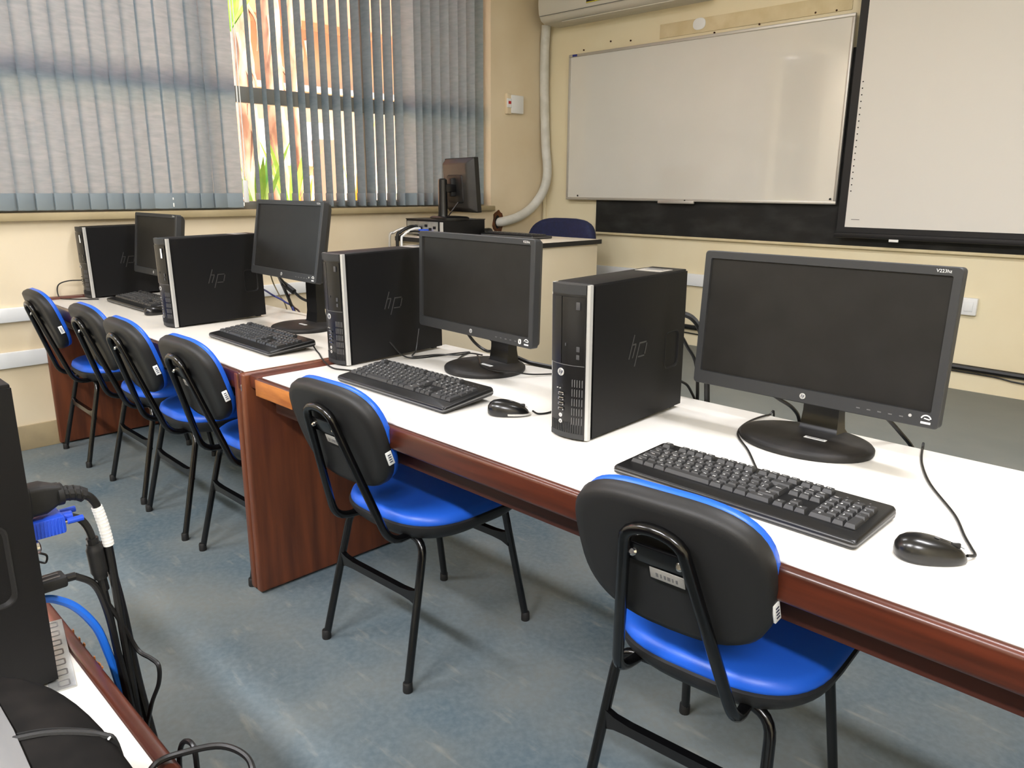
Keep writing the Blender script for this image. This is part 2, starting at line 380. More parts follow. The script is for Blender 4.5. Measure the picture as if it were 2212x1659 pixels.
# black cable along the front wall
cablething('wall_cable', 'thick black cable run along the front wall above the platform', [(-3.4, YF-.02, .335), (-2.7, YF-.02, .33), (-1.9, YF-.02, .337), (-1.0, YF-.02, .328), (.6, YF-.02, .31)], .017)
cablething('wall_wire', 'thin black wire sagging below the thick front wall cable', [(-3.2, YF-.01, .3), (-2.7, YF-.01, .285), (-2.4, YF-.01, .29), (-1.9, YF-.01, .3), (-1.0, YF-.01, .302), (-.7, YF-.01, .285), (.5, YF-.01, .28)], .004)

# ================================================ WHITEBOARD, BLACKBOARD, SCREEN, AIRCON
bb = thing('blackboard', 'long black chalkboard mostly hidden behind the whiteboard', 'blackboard', (-1.0, YF-.002, 1.5))
MB().box((0, -.008, -.03), (5.2, .016, 1.07), .002).build('slate', 'slate', bb)
MB().box((.0, -.013, -.572), (5.2, .026, .016), .003).build('ledge', 'plaster', bb)
wb = thing('whiteboard', 'white enamel board in a thin aluminium frame', 'whiteboard', (-2.85, YF-.032, 1.67))
Wb, Hb = 2.035, 1.012
MB().box((0, -.006, 0), (Wb-.02, .012, Hb-.02)).build('board_surface', 'board', wb)
for nm, c, d in (('frame_rail', (0, -.009, Hb/2-.009), (Wb, .022, .018)), ('frame_rail', (0, -.009, -Hb/2+.009), (Wb, .022, .018)),
                 ('frame_stile', (-Wb/2+.008, -.009, 0), (.016, .022, Hb-.036)), ('frame_stile', (Wb/2-.008, -.009, 0), (.016, .022, Hb-.036))):
    MB().box(c, d, .003).build(nm, 'alu', wb)
for x, z in ((-.9, -Hb/2+.03), (.985, -Hb/2+.03), (.02, -Hb/2+.006)):
    MB().loft(circ(8, .006), [(1, 0), (1, .004)], FRONT).build('screw', 'dark', wb, (x, -.02, z))
MB().box((-.96, -.022, Hb/2-.009), (.04, .004, .014)).build('blue_sticker', 'dkblue', wb, label='blue sticker on the frame')
MB().box((-.05, -.018, -Hb/2-.004), (.28, .016, .02), .003).build('pen_ledge', 'alu', wb)
ps = thing('projection_screen', 'white projection screen with black borders hanging over the blackboard', 'screen', (-.55, YF-.075, 1.0))
PW, PH = 2.5, 1.85
MB().box((0, 0, PH/2), (PW, .003, PH)).build('screen_cloth', 'blackfab', ps)
MB().box((.01, -.003, PH/2+.02), (PW-.07, .003, PH-.045)).build('white_viewing_area', 'screen', ps)
MB().box((0, -.001, -.002), (PW+.02, .03, .03), .008).build('bottom_bar', 'blackfab', ps)
MB().box((-.93, -.012, -.022), (.05, .006, .014), .002).build('pull_tab', 'white', ps)
bdot = MB()
for i in range(18): bdot.loft(circ(6, .0038), [(1, 0), (1, .0012)], at(FRONT, -PW/2+.058, -.0047, .24+i*.0338))
bdot.build('mark_dots', 'dark', ps)['kind'] = 'stuff'
MB().box((-PW/2+.1, -.005, .085), (.045, .001, .003)).build('fold_mark', 'greyprint', ps)

ac = thing('air_conditioner', 'cream split air conditioner high on the front wall', 'air conditioner', (-3.37, YF, 2.38))
prof = [(0, 0), (-.16, .0), (-.2, .018), (-.225, .06), (-.232, .12), (-.225, .3), (-.2, .33), (0, .33)]
L = 1.3
b = MB(); b.rings([[(-L/2+dx, y*s, z if z > .02 else z+(1-s)*.2) for y, z in prof] for dx, s in ((0, .93), (.012, 1), (L-.012, 1), (L, .93))]); b.build('housing', 'acw', ac, angle=50)
MB().box((.08, -.125, -.001), (L-.2, .09, .006), .002, rot=Matrix.Rotation(R(0), 3, 'X')).build('louvre', 'acw', ac)
MB().box((0, -.222, .044), (L-.03, .004, .003)).build('seam', 'greyprint', ac)
MB().box((-.02, -.2315, .115), (.36, .006, .085), .002).build('display', 'acd', ac)
MB().box((-.02, -.2325, .071), (.36, .006, .004)).build('display_edge', 'yel', ac)
cp = tag(MB().tube([(XW+.055, YF-.06, 2.40), (XW+.04, YF-.055, 2.25), (XW+.036, YF-.05, 2.0), (XW+.04, YF-.045, 1.8), (XW+.06, YF-.05, 1.55), (XW+.09, YF-.06, 1.36), (XW+.075, YF-.09, 1.22), (XW+.05, YF-.19, 1.10), (XW+.045, YF-.33, 1.035), (XW+.03, YF-.46, 1.005), (XW-.03, YF-.5, .995)], .034, 14).build('refrigerant_pipe', 'pvc'), 'white wrapped pipe curving from the air conditioner down into the wall', 'pipe')
ho = thing('pipe_hole', 'ragged brown foam hole where the white pipe enters the wall', 'hole', (XW, 4.04, 1.0))
b = MB(); rg = random.Random(5)
b.ring([(a*(1+rg.uniform(-.18, .18)), c*(1+rg.uniform(-.15, .15))) for a, c in circ(18, .05, .085)], circ(18, .028, .05), 0, .012, .006, SIDE); b.build('foam_edge', 'rust', ho)
MB().loft(circ(18, .03, .055), [(1, 0), (1, .002)], SIDE).build('opening', 'dark', ho)
sw = thing('alarm_box', 'small white wall box with a red mark beside the window', 'switch box', (XW, 4.2, 1.835))
MB().box((.016, .02, 0), (.032, .125, .125), .006).build('housing', 'rack', sw)
MB().box((.012, -.06, .0), (.024, .045, .14), .004).build('side_plate', 'wall2', sw)
MB().box((.026, -.062, .005), (.008, .05, .062), .003).build('button_plate', 'rack', sw)
MB().box((.0305, -.062, .008), (.002, .026, .02)).build('red_mark', 'red', sw)
so = thing('wall_outlet', 'small white outlet at the end of the front wall raceway', 'outlet', (-1.085, YF, .655))
MB().box((0, -.014, 0), (.075, .028, .09), .004).build('plate', 'rack', so); MB().box((0, -.029, 0), (.04, .004, .05), .002).build('socket', 'rack', so)

# ================================================ VERTICAL BLINDS
ZB, ZH = 1.128, 2.74
def slat_mesh(z0, z1, wd, nz=1):
    b = MB(); n = 6; rows = []
    for z in (z0, z1):
        rows.append([Vector((.006*(1-(2*i/n-1)**2), -wd/2+wd*i/n, z)) for i in range(n+1)])
    V = [[b.bm.verts.new(p) for p in rw] for rw in rows]
    for i in range(n): b.bm.faces.new((V[0][i], V[0][i+1], V[1][i+1], V[1][i]))
    return b.mesh('slat', 'slat', 60)
SL = slat_mesh(0, ZH-ZB, .092)
PK = MB().box((.004, 0, .041), (.005, .089, .078), .002).mesh('weight_pocket', 'pocket')
CL = MB().box((.004, .0, .02), (.008, .006, .02), .001).box((.004, 0, .052), (.007, .006, .012), .001).mesh('clip', 'paper')
def blind(name, label, ys, angs, xp):
    t = thing(name, label, 'blind', (xp, ys[0], ZB))
    MB().box((0, (ys[-1]-ys[0])/2, ZH-ZB+.02), (.045, ys[-1]-ys[0]+.12, .04), .004).build('headrail', 'alu', t)
    for i, (y, a) in enumerate(zip(ys, angs)):
        s = inst(SL, 'slat', t, (0, y-ys[0], 0), (0, 0, R(a)))
        inst(PK, 'weight_pocket', s)
        if abs(a) < 40: inst(CL, 'clip', s, (0, .046, 0))
    ch = MB().tube([(-.014, .03, .03)]+[(-.016+.003*math.sin(k), k*(ys[-1]-ys[0])/10, .028) for k in range(1, 10)]+[(-.014, ys[-1]-ys[0]-.03, .03)], .0011, 5, 3); ch.build('bead_chain', 'alu', t)
    return t
ys = [.86+.0787*i for i in range(16)]
rg = random.Random(11)
bl = blind('vertical_blind', 'closed grey fabric vertical blind on the left half of the window', ys, [12+rg.uniform(-5, 5)-(18 if i in (10, 15) else 0) for i in range(16)], XW-.055)
# tilt cord and wand at the right end of the closed blind
MB().tube([(.02, ys[-1]-ys[0]+.05, 1.58), (.02, ys[-1]-ys[0]+.05, .12)], .004, 6, 1).build('pull_cord', 'paper', bl)
MB().tube([(.02, ys[-1]-ys[0]+.066, 1.58), (.02, ys[-1]-ys[0]+.066, .16)], .003, 6, 1).build('pull_cord', 'paper', bl)
MB().box((.02, ys[-1]-ys[0]+.058, .09), (.012, .028, .12), .003).build('cord_weight', 'paper', bl)
ys = [2.188+.0783*i for i in range(23)]
blind('vertical_blind', 'half open grey vertical blind on the right half of the window', ys, [-max(70, 101-13*(y-2.19)+rg.uniform(-3, 3))+(45 if i == 14 else 0) for i, y in enumerate(ys)], XW-.06)

# ================================================ OUTDOORS
struct(MB().box((-16, 2, -.06), (23.2, 40, .1)).build('floor', 'yard', label='sunlit paved yard outside the window'))
nb = thing('neighbouring_building', 'sunlit terracotta building across the yard outside the window', 'building', (-10.4, 6, 0))
MB().box((-.2, -1.5, 2.0), (.3, 13, 4.0)).build('wall', 'facade', nb)
MB().box((1.0, -.5, 3.95), (.5, 14, 1.4), .03).build('eave_beam', 'terra', nb)
MB().box((.1, -.5, 4.75), (2.6, 15, .2)).build('roof_slab', 'terra', nb)
MB().box((0.0, -.1, 1.85), (.1, 1.5, .62), .01).build('bright_opening_panel', 'limewash', nb)  # brightness of a lit window opening, put into a white panel
MB().box((0.4, .28, .95), (.22, .3, 1.9), .02).build('post', 'post', nb)
MB().box((0.05, 0, 2.62), (.16, 9, .07), .01).build('ledge', 'limewash', nb)
for k in range(7): MB().tube([(.3+.05*k, -1.6+.55*k, 3.2), (.25, -1.4+.55*k, 2.75)], .035, 6, 1).build('bracket', 'limewash', nb)
MB().box((0.3, 1.6, .5), (.3, 3.2, 1.0), .03).build('low_wall', 'facade', nb)
tag(MB().box((-6.4, -5.6, 1.6), (.3, 6, 3.6)).build('reflection_wall', 'mustard'), 'yellow wall added out of view outside, for the whiteboard reflection', 'wall')  # unseen wall added so the whiteboard mirrors something yellow
def trunk(x, y, h, r0, label, lean=0.):
    rg = random.Random(int(y*100)); t = thing('palm_tree', label, 'tree', (x, y, 0), (0, 0, 0), 'tree trunks outside the window')
    b = MB(); rs = []
    for i in range(26):
        z = h*i/25; rd = r0*(1-.25*i/25)*(1+.08*math.sin(i*2.1)+rg.uniform(-.06, .06))
        rs.append([(lean*z+rd*math.cos(2*math.pi*k/14)*(1+rg.uniform(-.05, .05)), rd*math.sin(2*math.pi*k/14), z) for k in range(14)])
    b.rings(rs); b.build('trunk', 'bark', t, angle=60)
    for k in range(8):
        z = rg.uniform(1.2, h-.6); a = rg.uniform(-1.2, 1.2)
        MB().tube([(lean*z+r0*.75*math.cos(a), r0*.75*math.sin(a), z), (lean*z+r0*1.1*math.cos(a), r0*1.2*math.sin(a)+.03, z-.15), (lean*z+r0*1.15*math.cos(a), r0*1.3*math.sin(a), z-.4)], lambda q: .02*(1-q*.8), 5, 3).build('dead_frond', 'bark', t)
    return t
trunk(-7.3, 3.72, 4.6, .13, 'thick pale palm trunk outside, nearest the closed blind')
trunk(-8.2, 4.52, 4.8, .12, 'peeling palm trunk outside, in the middle of the open slats', .02)
trunk(-8.9, 5.25, 4.6, .08, 'slender palm trunk outside, right of the peeling one', -.02)
def spiky(name, label, x, y, z0, n, ln, mt='leaf', spread=.5, seed=1, rad=.03):
    t = thing(name, label, 'plant', (x, y, 0), group='garden plants outside the window'); rg = random.Random(seed)
    MB().tube([(0, 0, 0), (.01, 0, z0*.5), (0, 0, z0+.02)], .025, 7, 3).build('stem', 'stem' if mt == 'stem' else 'bark', t)
    for k in range(n):
        a = 2*math.pi*k/n+rg.uniform(-.3, .3); l = ln*rg.uniform(.7, 1.1); sp = spread*rg.uniform(.3, 1.1)
        b = MB(); V = []
        for i in range(6):
            q = i/5; d = sp*l*q; z = z0+l*q*(1-.35*sp*q); wd = rad*(math.sin(math.pi*min(1, q*.85+.12)))
            px, py = math.cos(a)*d, math.sin(a)*d; tx, ty = -math.sin(a), math.cos(a)
            V.append([b.bm.verts.new((px+tx*wd, py+ty*wd, z)), b.bm.verts.new((px, py, z-.3*wd)), b.bm.verts.new((px-tx*wd, py-ty*wd, z))])
        for p, q2 in zip(V, V[1:]):
            b.bm.faces.new((p[0], p[1], q2[1], q2[0])); b.bm.faces.new((p[1], p[2], q2[2], q2[1]))
        b.build('leaf', mt, t, angle=60)
spiky('spiky_plant', 'bright green spiky plant just outside the gap between the blinds', -5.45, 2.84, .95, 9, .75, spread=.45, seed=4)
spiky('spiky_plant', 'green leafy plant high up outside beside the closed blind', -6.4, 3.17, 2.45, 9, .6, spread=.8, seed=9, rad=.05)
spiky('spiky_plant', 'dull green leafy plant outside behind the palm trunks', -7.6, 4.32, .9, 10, .9, spread=.5, seed=12)
spiky('yellow_plant', 'yellow stalked plant outside behind the open slats', -8.6, 5.05, .6, 8, .9, 'stem', .55, 21)
spiky('yellow_plant', 'tall yellow stemmed plant outside at the right of the open slats', -9.0, 6.12, .8, 6, 1.3, 'stem', .25, 23)

# ================================================ STUDENT DESKS
YD, YE = 1.0104, 1.70
def desk(name, label, x0, x1, left_panel, right_panel, trim=None, top='lam'):
    t = thing(name, label, 'desk', ((x0+x1)/2, YD, 0)); cx = (x0+x1)/2
    def p(nm, mt, xa, xb, ya, yb, za, zb, bev=.003, seg=2): return MB().box(((xa+xb)/2-cx, (ya+yb)/2-YD, (za+zb)/2), (xb-xa, yb-ya, zb-za), bev, seg).build(nm, mt, t)
    p('desktop', top, x0, x1, YD, YE, T-.025, T, .0015)
    p('front_apron', 'woodx', x0, x1, YD-.022, YD, .659, T+.001, .009, 3)
    p('inner_rail', 'wooddark', x0, x1, 1.045, 1.065, .6, .69)
    p('modesty_panel', 'wooddark', x0, x1, 1.645, 1.66, .27, .69); p('modesty_trim', 'woodx', x0, x1, 1.64, 1.664, .235, .27)
    for nm, (xa, xb) in (('end_panel', left_panel), ('end_panel', right_panel)): p(nm, 'woodz', xa, xb, YD-.024, YE, 0.006, T-.003 if xa > x0-.06 and xb < x1+.06 else T, .008, 3)
    for tr in (trim or ()): p(*tr)
    return t
dl = desk('computer_desk', 'long white topped wooden desk reaching the window wall, with two computers', -4.10, -2.100, (-4.128, -4.10), (-2.135, -2.106), [('wall_trim', 'woody', -4.137, -4.098, YD, YE, .66, T+.012)], 'lamdim')
dr = desk('computer_desk', 'nearer long white topped wooden desk with a wide monitor at its right end', -2.0, .75, (-2.100, -2.070), (.75, .78),
          [('end_trim', 'woody', -2.070, -2.0, YD-.006, YE, .672, T-.002, .006), ('worn_edge', 'woodworn', -2.0, -1.80, YD-.0235, YD-.02, .664, T-.004, .001)])
MB().box((-2.085+.625, YD-.0245-YD, .672), (.004, .003, .02), .001).build('steel_pin', 'chrome', dr)

# ================================================ CHAIRS
def make_chair(label):
    t = thing('chair', label, 'chair')
    seat = [(x*(1+.03*(y/.2)), y) for x, y in [a if a[1] <= 0 else c for a, c in zip(sq(52, .203, .186, 3.0), sq(52, .203, .190, 6))]]
    seat = [(x*(1-.05*max(0, -y/.2)**2), y) for x, y in seat]
    MB().loft(seat, [(.72, .372), (.9, .384), (.985, .402), (1.02, .416), (1.02, .423), (.99, .427)]).build('seat_shell', 'shell', t, (.016, -.002, 0))
    MB().loft(seat, [(.97, .42), (.995, .426), (.998, .432), (.975, .444), (.92, .452), (.75, .459), (.4, .461), (.1, .459)]).build('seat_pad', 'blue', t, (.016, -.002, 0), angle=70)
    bk = [(x*(1+.03*(z/.12)), z) for x, z in sq(48, .170, .136, 3.0)]
    TL = Matrix.Translation((.010, -.289, .666)) @ Matrix.Rotation(R(18), 4, 'X')
    # local: x, z(outline second) ; thickness along +y, ends bent forward
    def bw(q): return Vector((q.x, q.z+.4*q.x*q.x+.1*q.y*q.y, q.y))
    MB().loft(bk, [(.86, -.013), (.955, -.012), (1.0, -.004), (1.014, .012), (1.0, .018)], TL, warp=bw).build('back_shell', 'shell', t, angle=50)
    MB().loft(bk, [(.985, .014), (1.0, .02), (.995, .032), (.97, .034), (.9, .037), (.5, .039), (.1, .039)], TL, warp=bw).build('back_pad', 'blue', t, angle=70)
    tg = MB(); tg.box((0, 0, 0), (.004, .016, .034), .001); tgo = tg.build('maker_tag', 'paper', t, (.181, -.262, .640), (R(18), 0, R(-10)), label='white cloth tag')
    tb = MB()
    for k in range(4): tb.box((.0025, .0, -.009+k*.006), (.0006, .008, .0022))
    tb.build('tag_print', 'ink', tgo)
    # back tube: one bent loop
    pl = [(-.085, .06, .383)]; tz = .714; ty = -.330; tw_ = .052
    arc = [(.010-tw_*math.cos(a), ty-.008*math.sin(a), tz+.032*math.sin(a)) for a in [math.pi*i/10 for i in range(1, 10)]]
    path = fillet([pl[0], (-.108, -.222, .388), (.010-tw_, ty, tz)], .05)[:-1]+[Vector((.010-tw_, ty, tz))]+[Vector(a) for a in arc]+[Vector((.010+tw_, ty, tz))]+fillet([(.010+tw_, ty, tz), (.120, -.222, .388), (.085, .06, .383)], .05)[1:]
    MB().tube(path, .0105, 12, 1).build('back_tube', 'tube', t, angle=60)
    MB().box((.010, -.3165, .692), (.115, .006, .036), .002, rot=Matrix.Rotation(R(18), 3, 'X')).build('back_bracket', 'tube', t)
    for s in (-1, 1): MB().loft(circ(10, .0075), [(1, 0), (1, .003), (.6, .006)], at(FRONT @ Matrix.Rotation(R(-18), 4, 'X'), .010+.041*s, -.320, .692)).build('bolt', 'chrome', t)
    pt = MB().box((0, 0, 0), (.062, .0015, .022), .0005).build('asset_plate', 'alu', t, (.022, -.3035, .657), (R(18), 0, R(-2)))
    pb = MB()
    for k, wd in enumerate((.004, .002, .003, .005, .002, .003)): pb.box((-.018+k*.007, -.001, -.001), (wd, .0006, .008))
    pb.build('plate_print', 'greyprint', pt)
    # legs: the upper bend is part of each leg; a cross tube joins the pair
    for nm, ft, tp, yt, zs in (('rear', -.227, .152, -.140, .235), ('front', .228, .150, .160, .275)):
        for s in (-1, 1):
            p = fillet([(s*.176, ft, .012), (s*tp, yt, .378), (s*.03, yt, .382)], .045 if nm == 'rear' else .02)
            lg = MB().tube(p, .0105, 12, 1).build('leg', 'tube', t, angle=60)
            MB().loft(circ(12, .0125), [(1, 0), (1.05, .004), (1, .024), (.86, .027)]).build('foot_cap', 'rubber', lg, (s*.177, ft-.001, 0))
        q = zs/.372; y = ft+(yt-ft)*q; xh = .176+(tp-.176)*q
        MB().rings([[(x, y-.006*w, zs-.012*h), (x, y+.006*w, zs-.012*h), (x, y+.006*w, zs+.012*h), (x, y-.006*w, zs+.012*h)] for x, w, h in ((-xh, 1.2, 1.9), (-xh+.025, 1.3, 1.15), (-xh+.06, 1.5, .85), (xh-.06, 1.5, .85), (xh-.025, 1.3, 1.15), (xh, 1.2, 1.9))]).build('stretcher', 'tube', t, angle=50)
    return t
CH = make_chair('nearest blue padded chair, pushed under the desk in front of the wide monitor')
CH.location = (-.630, 1.240, 0); CH.rotation_euler = (0, 0, R(5))
GC = 'blue padded chairs along the computer desks'; CH['group'] = GC
for x, y, a, l in ((-1.556, 1.240, 2.5, 'second nearest blue padded chair, beside the brown end panel of the desk'),
                   (-2.328, 1.222, 1, 'blue padded chair partly hidden by the brown desk end panel'),
                   (-2.798, 1.212, -1, 'blue padded chair, second from the brown end panel on the window side'),
                   (-3.242, 1.228, 0, 'blue padded chair, second from the window wall'),
                   (-3.84, 1.212, -1, 'farthest blue padded chair with a glossy back, next to the window wall')):
    dup(CH, l, (x, y, 0), (0, 0, R(a)), GC)

# ================================================ TOWERS
TW, TH, TD = .100, .338, .385
def badge(parent, X, s, name='maker_badge'):
    b = MB(); b.loft(circ(24, s), [(1, 0), (1, s*.12), (.9, s*.2)], X, 0)
    Y = X @ Matrix.Translation((0, 0, s*.22))
    def bar(cx, cy, w, h, ang=-.30): b.box(Y @ Vector((cx*s, cy*s, 0)), (w*s, h*s, s*.06), rot=(Y.to_3x3() @ Matrix.Rotation(ang, 3, 'Z')), mi=1)
    bar(-.30, .18, .13, 1.25); bar(-.02, -.08, .13, .62); bar(-.17, .2, .32, .12, 0)
    bar(.28, -.18, .13, 1.25); bar(.56, .08, .12, .62); bar(.42, .36, .3, .12, 0); bar(.36, -.22, .3, .12, 0)
    return b.build(name, ['silver', 'ink'], parent)
def make_tower(label, sticker=False, topsticker=True):
    t = thing('desktop_computer', label, 'computer')
    y0 = .018
    # case shell without the right side panel
    b = MB(); b.box((-.001, (y0+TD)/2, TH/2+.002), (TW-.004, TD-y0, TH-.004), .002); b.build('case', 'case', t)
    # right side panel with a rounded grip recess
    hole = [(.331+a, .151+c) for a, c in rrect(.058, .088, .012, 4)]
    outer = []
    n = len(hole)
    per = [(.02, .004), (TD, .004), (TD, TH-.004), (.02, TH-.004)]
    for i, (a, c) in enumerate(hole):
        ang = math.atan2(c-.151, a-.331); dx, dy = math.cos(ang), math.sin(ang); k = 1e9
        if dx > 1e-6: k = min(k, (TD-.331)/dx)
        if dx < -1e-6: k = min(k, (.02-.331)/dx)
        if dy > 1e-6: k = min(k, (TH-.004-.151)/dy)
        if dy < -1e-6: k = min(k, (.004-.151)/dy)
        outer.append((.331+dx*k, .151+dy*k))
    # insert the true corners by snapping the nearest outer points
    for cxy in per:
        j = min(range(n), key=lambda i: (outer[i][0]-cxy[0])**2+(outer[i][1]-cxy[1])**2); outer[j] = cxy
    b = MB(); z1 = TW/2
    rg = [[(z, a, c) for a, c in l] for l, z in ((outer, z1-.0035), (outer, z1), (hole, z1), ([(.331+(a-.331)*.9, .151+(c-.151)*.93) for a, c in hole], z1-.0025))]
    b.rings(rg, cap0=False, cap1=True); b.build('side_panel', 'case', t, angle=30)
    MB().ring([(.331+(a-.331)*1.05, .151+(c-.151)*1.03) for a, c in hole], hole, z1, z1+.0008, X=SIDE).build('grip_rim', 'rubber', t)
    b = MB()      # large maker mark on the side panel
    def stroke(p, q, w=.0032):
        p, q = Vector((z1+.0002, *p)), Vector((z1+.0002, *q)); d = q-p; nrm = Vector((0, -d.z, d.y)).normalized()*w/2
        b.rings([[p-nrm, p+nrm, p+nrm+Vector((.0005, 0, 0)), p-nrm+Vector((.0005, 0, 0))], [q-nrm, q+nrm, q+nrm+Vector((.0005, 0, 0)), q-nrm+Vector((.0005, 0, 0))]])
    for p, q in (((.170, .210), (.150, .157)), ((.176, .187), (.164, .158)), ((.163, .188), (.177, .188)), ((.192, .190), (.173, .137)), ((.192, .188), (.218, .188)), ((.2205, .185), (.213, .160)), ((.211, .157), (.186, .157))): stroke(p, q)
    b.build('side_emblem', 'emblem', t)
    # front bezel, slightly bowed
    def bow(x): return -.012*(1-(x/.05)**2)
    def slab(nm, mt, x0, x1, z0, z1_, yo=0., th=.02, bev=0):
        xs = [x0+(x1-x0)*i/6 for i in range(7)]
        rgs = [[(x, bow(x)-yo, z0), (x, bow(x)-yo, z1_), (x, y0+.002, z1_), (x, y0+.002, z0)] for x in xs]
        return MB().rings(rgs).build(nm, mt, t, angle=30)
    slab('front_bezel', 'bezel', -.0445, .0445, .004, TH-.002)
    slab('drive_cover', 'bezel', -.0435, -.0115, .168, .312, .0022); slab('optical_drive', 'bezel', -.0095, .0435, .168, .312, .0022)
    slab('bezel_seam', 'greyprint', -.044, .0435, .1655, .1672, .0008)
    slab('top_band', 'bezelm', -.0445, .0445, .317, TH-.001, .0012)
    slab('bottom_band', 'bezelm', -.0445, .0445, .004, .016, .001)
    for s in (-1, 1):
        MB().rings([[(s*.0445, y, z) for y, z in ((.0, .002), (.0, TH-.001), (.013, TH-.001), (.013, .002))], [(s*.0505, y, z) for y, z in ((.003, .002), (.003, TH-.001), (.013, TH-.001), (.013, .002))]]).build('silver_strip', 'silver', t, label='pale silver edge strip')
    def fr(nm, mt, x, z, wd, h, d=.002): return MB().box((x, bow(x)-.0022-d/2, z), (wd, d, h), min(wd, h, d)*.2).build(nm, mt, t)
    fr('eject_button', 'dimprint', .030, .294, .010, .016); fr('drive_print', 'dimprint', .030, .203, .011, .011, .0008); fr('drive_print', 'dimprint', .030, .186, .010, .010, .0008); fr('drive_led', 'dimprint', .002, .211, .003, .006)
    badge(t, at(FRONT, -.012, bow(-.012)-.001, .149), .0085)
    for k in range(4):
        o = fr('usb_port', 'chrome', -.010, .102-k*.0115, .014, .0055, .001); MB().box((0, 0, 0), (.010, .003, .0028)).build('slot', 'dark', o, (-.010, bow(-.01)-.003, .102-k*.0115-.0006))
    for k in range(2): MB().loft(circ(14, .0046), [(1, 0), (1, .0022), (.55, .0022), (.5, .001)], at(FRONT, -.011, bow(-.01), .053-k*.0135)).build('audio_jack', 'chrome', t)
    for x in (-.02, -.012): fr('status_led', 'silver', x, .1135, .003, .0022)
    b = MB()
    for k in range(5):
        for seg in range(5): b.box((.018+k*.0055, bow(.018+k*.0055)-.0005, .128-seg*.021), (.0014, .0016, .016))
    b.build('vent_grille', 'greyprint', t)
    b = MB()
    for k in range(15): b.box((-.040+k*.0056, bow(-.04+k*.0056)-.0006, .028), (.0022, .0016, .022))
    b.build('lower_vent', 'bezelm', t)
    if topsticker:
        o = MB().box((0, .315, TH+.0004), (.07, .055, .0008)).build('spec_sticker', 'alu', t); MB().box((0, .325, TH+.001), (.05, .02, .0004)).build('sticker_print', 'greyprint', o)
    if sticker: fr('asset_label', 'paper', .026, .283, .014, .036, .001)
    # rear
    b = MB().box((-.004, TD+.001, .2), (.08, .002, .24)); b.build('rear_plate', 'zinc', t)
    for x, z in ((-.02, .10), (.01, .10), (-.02, .13), (.01, .13), (-.03, .2)): MB().box((x, TD+.002, z), (.015, .003, .008)).build('rear_port', 'dark', t)
    for s in (-1, 1):
        for y in (.03, .355): MB().box((s*.035, y, .001), (.02, .02, .004), .001).build('foot', 'rubber', t)
    return t
GT = 'black desktop computers on the desks'
T1 = make_tower('black desktop computer standing left of the wide monitor, nearest of the standing towers'); T1['group'] = GT
def put(o, x, y, yaw, lx=.8): o.location = (x, y, T+.0012); o.rotation_euler = (R(lx), 0, R(yaw)); return o
put(T1, -1.027, 1.220, 1.7)
put(dup(T1, 'black desktop computer at the left end of the nearer desk, behind its chair', (0, 0, 0), (0, 0, 0), GT), -1.991, 1.258, 1.5)
T3 = make_tower('black desktop computer with a white front label, middle of the far desk', True); T3['group'] = GT; put(T3, -2.996, 1.149, 2.3)
put(dup(T3, 'farthest black desktop computer with a white front label, against the window wall', (0, 0, 0), (0, 0, 0), GT), -4.068, 1.190, 1.5)
T0 = dup(T1, 'black desktop computer cut by the left edge, seen from its cable side', (0, 0, 0), (0, 0, 0), GT); put(T0, -.915, .172-TD, 0, 0)

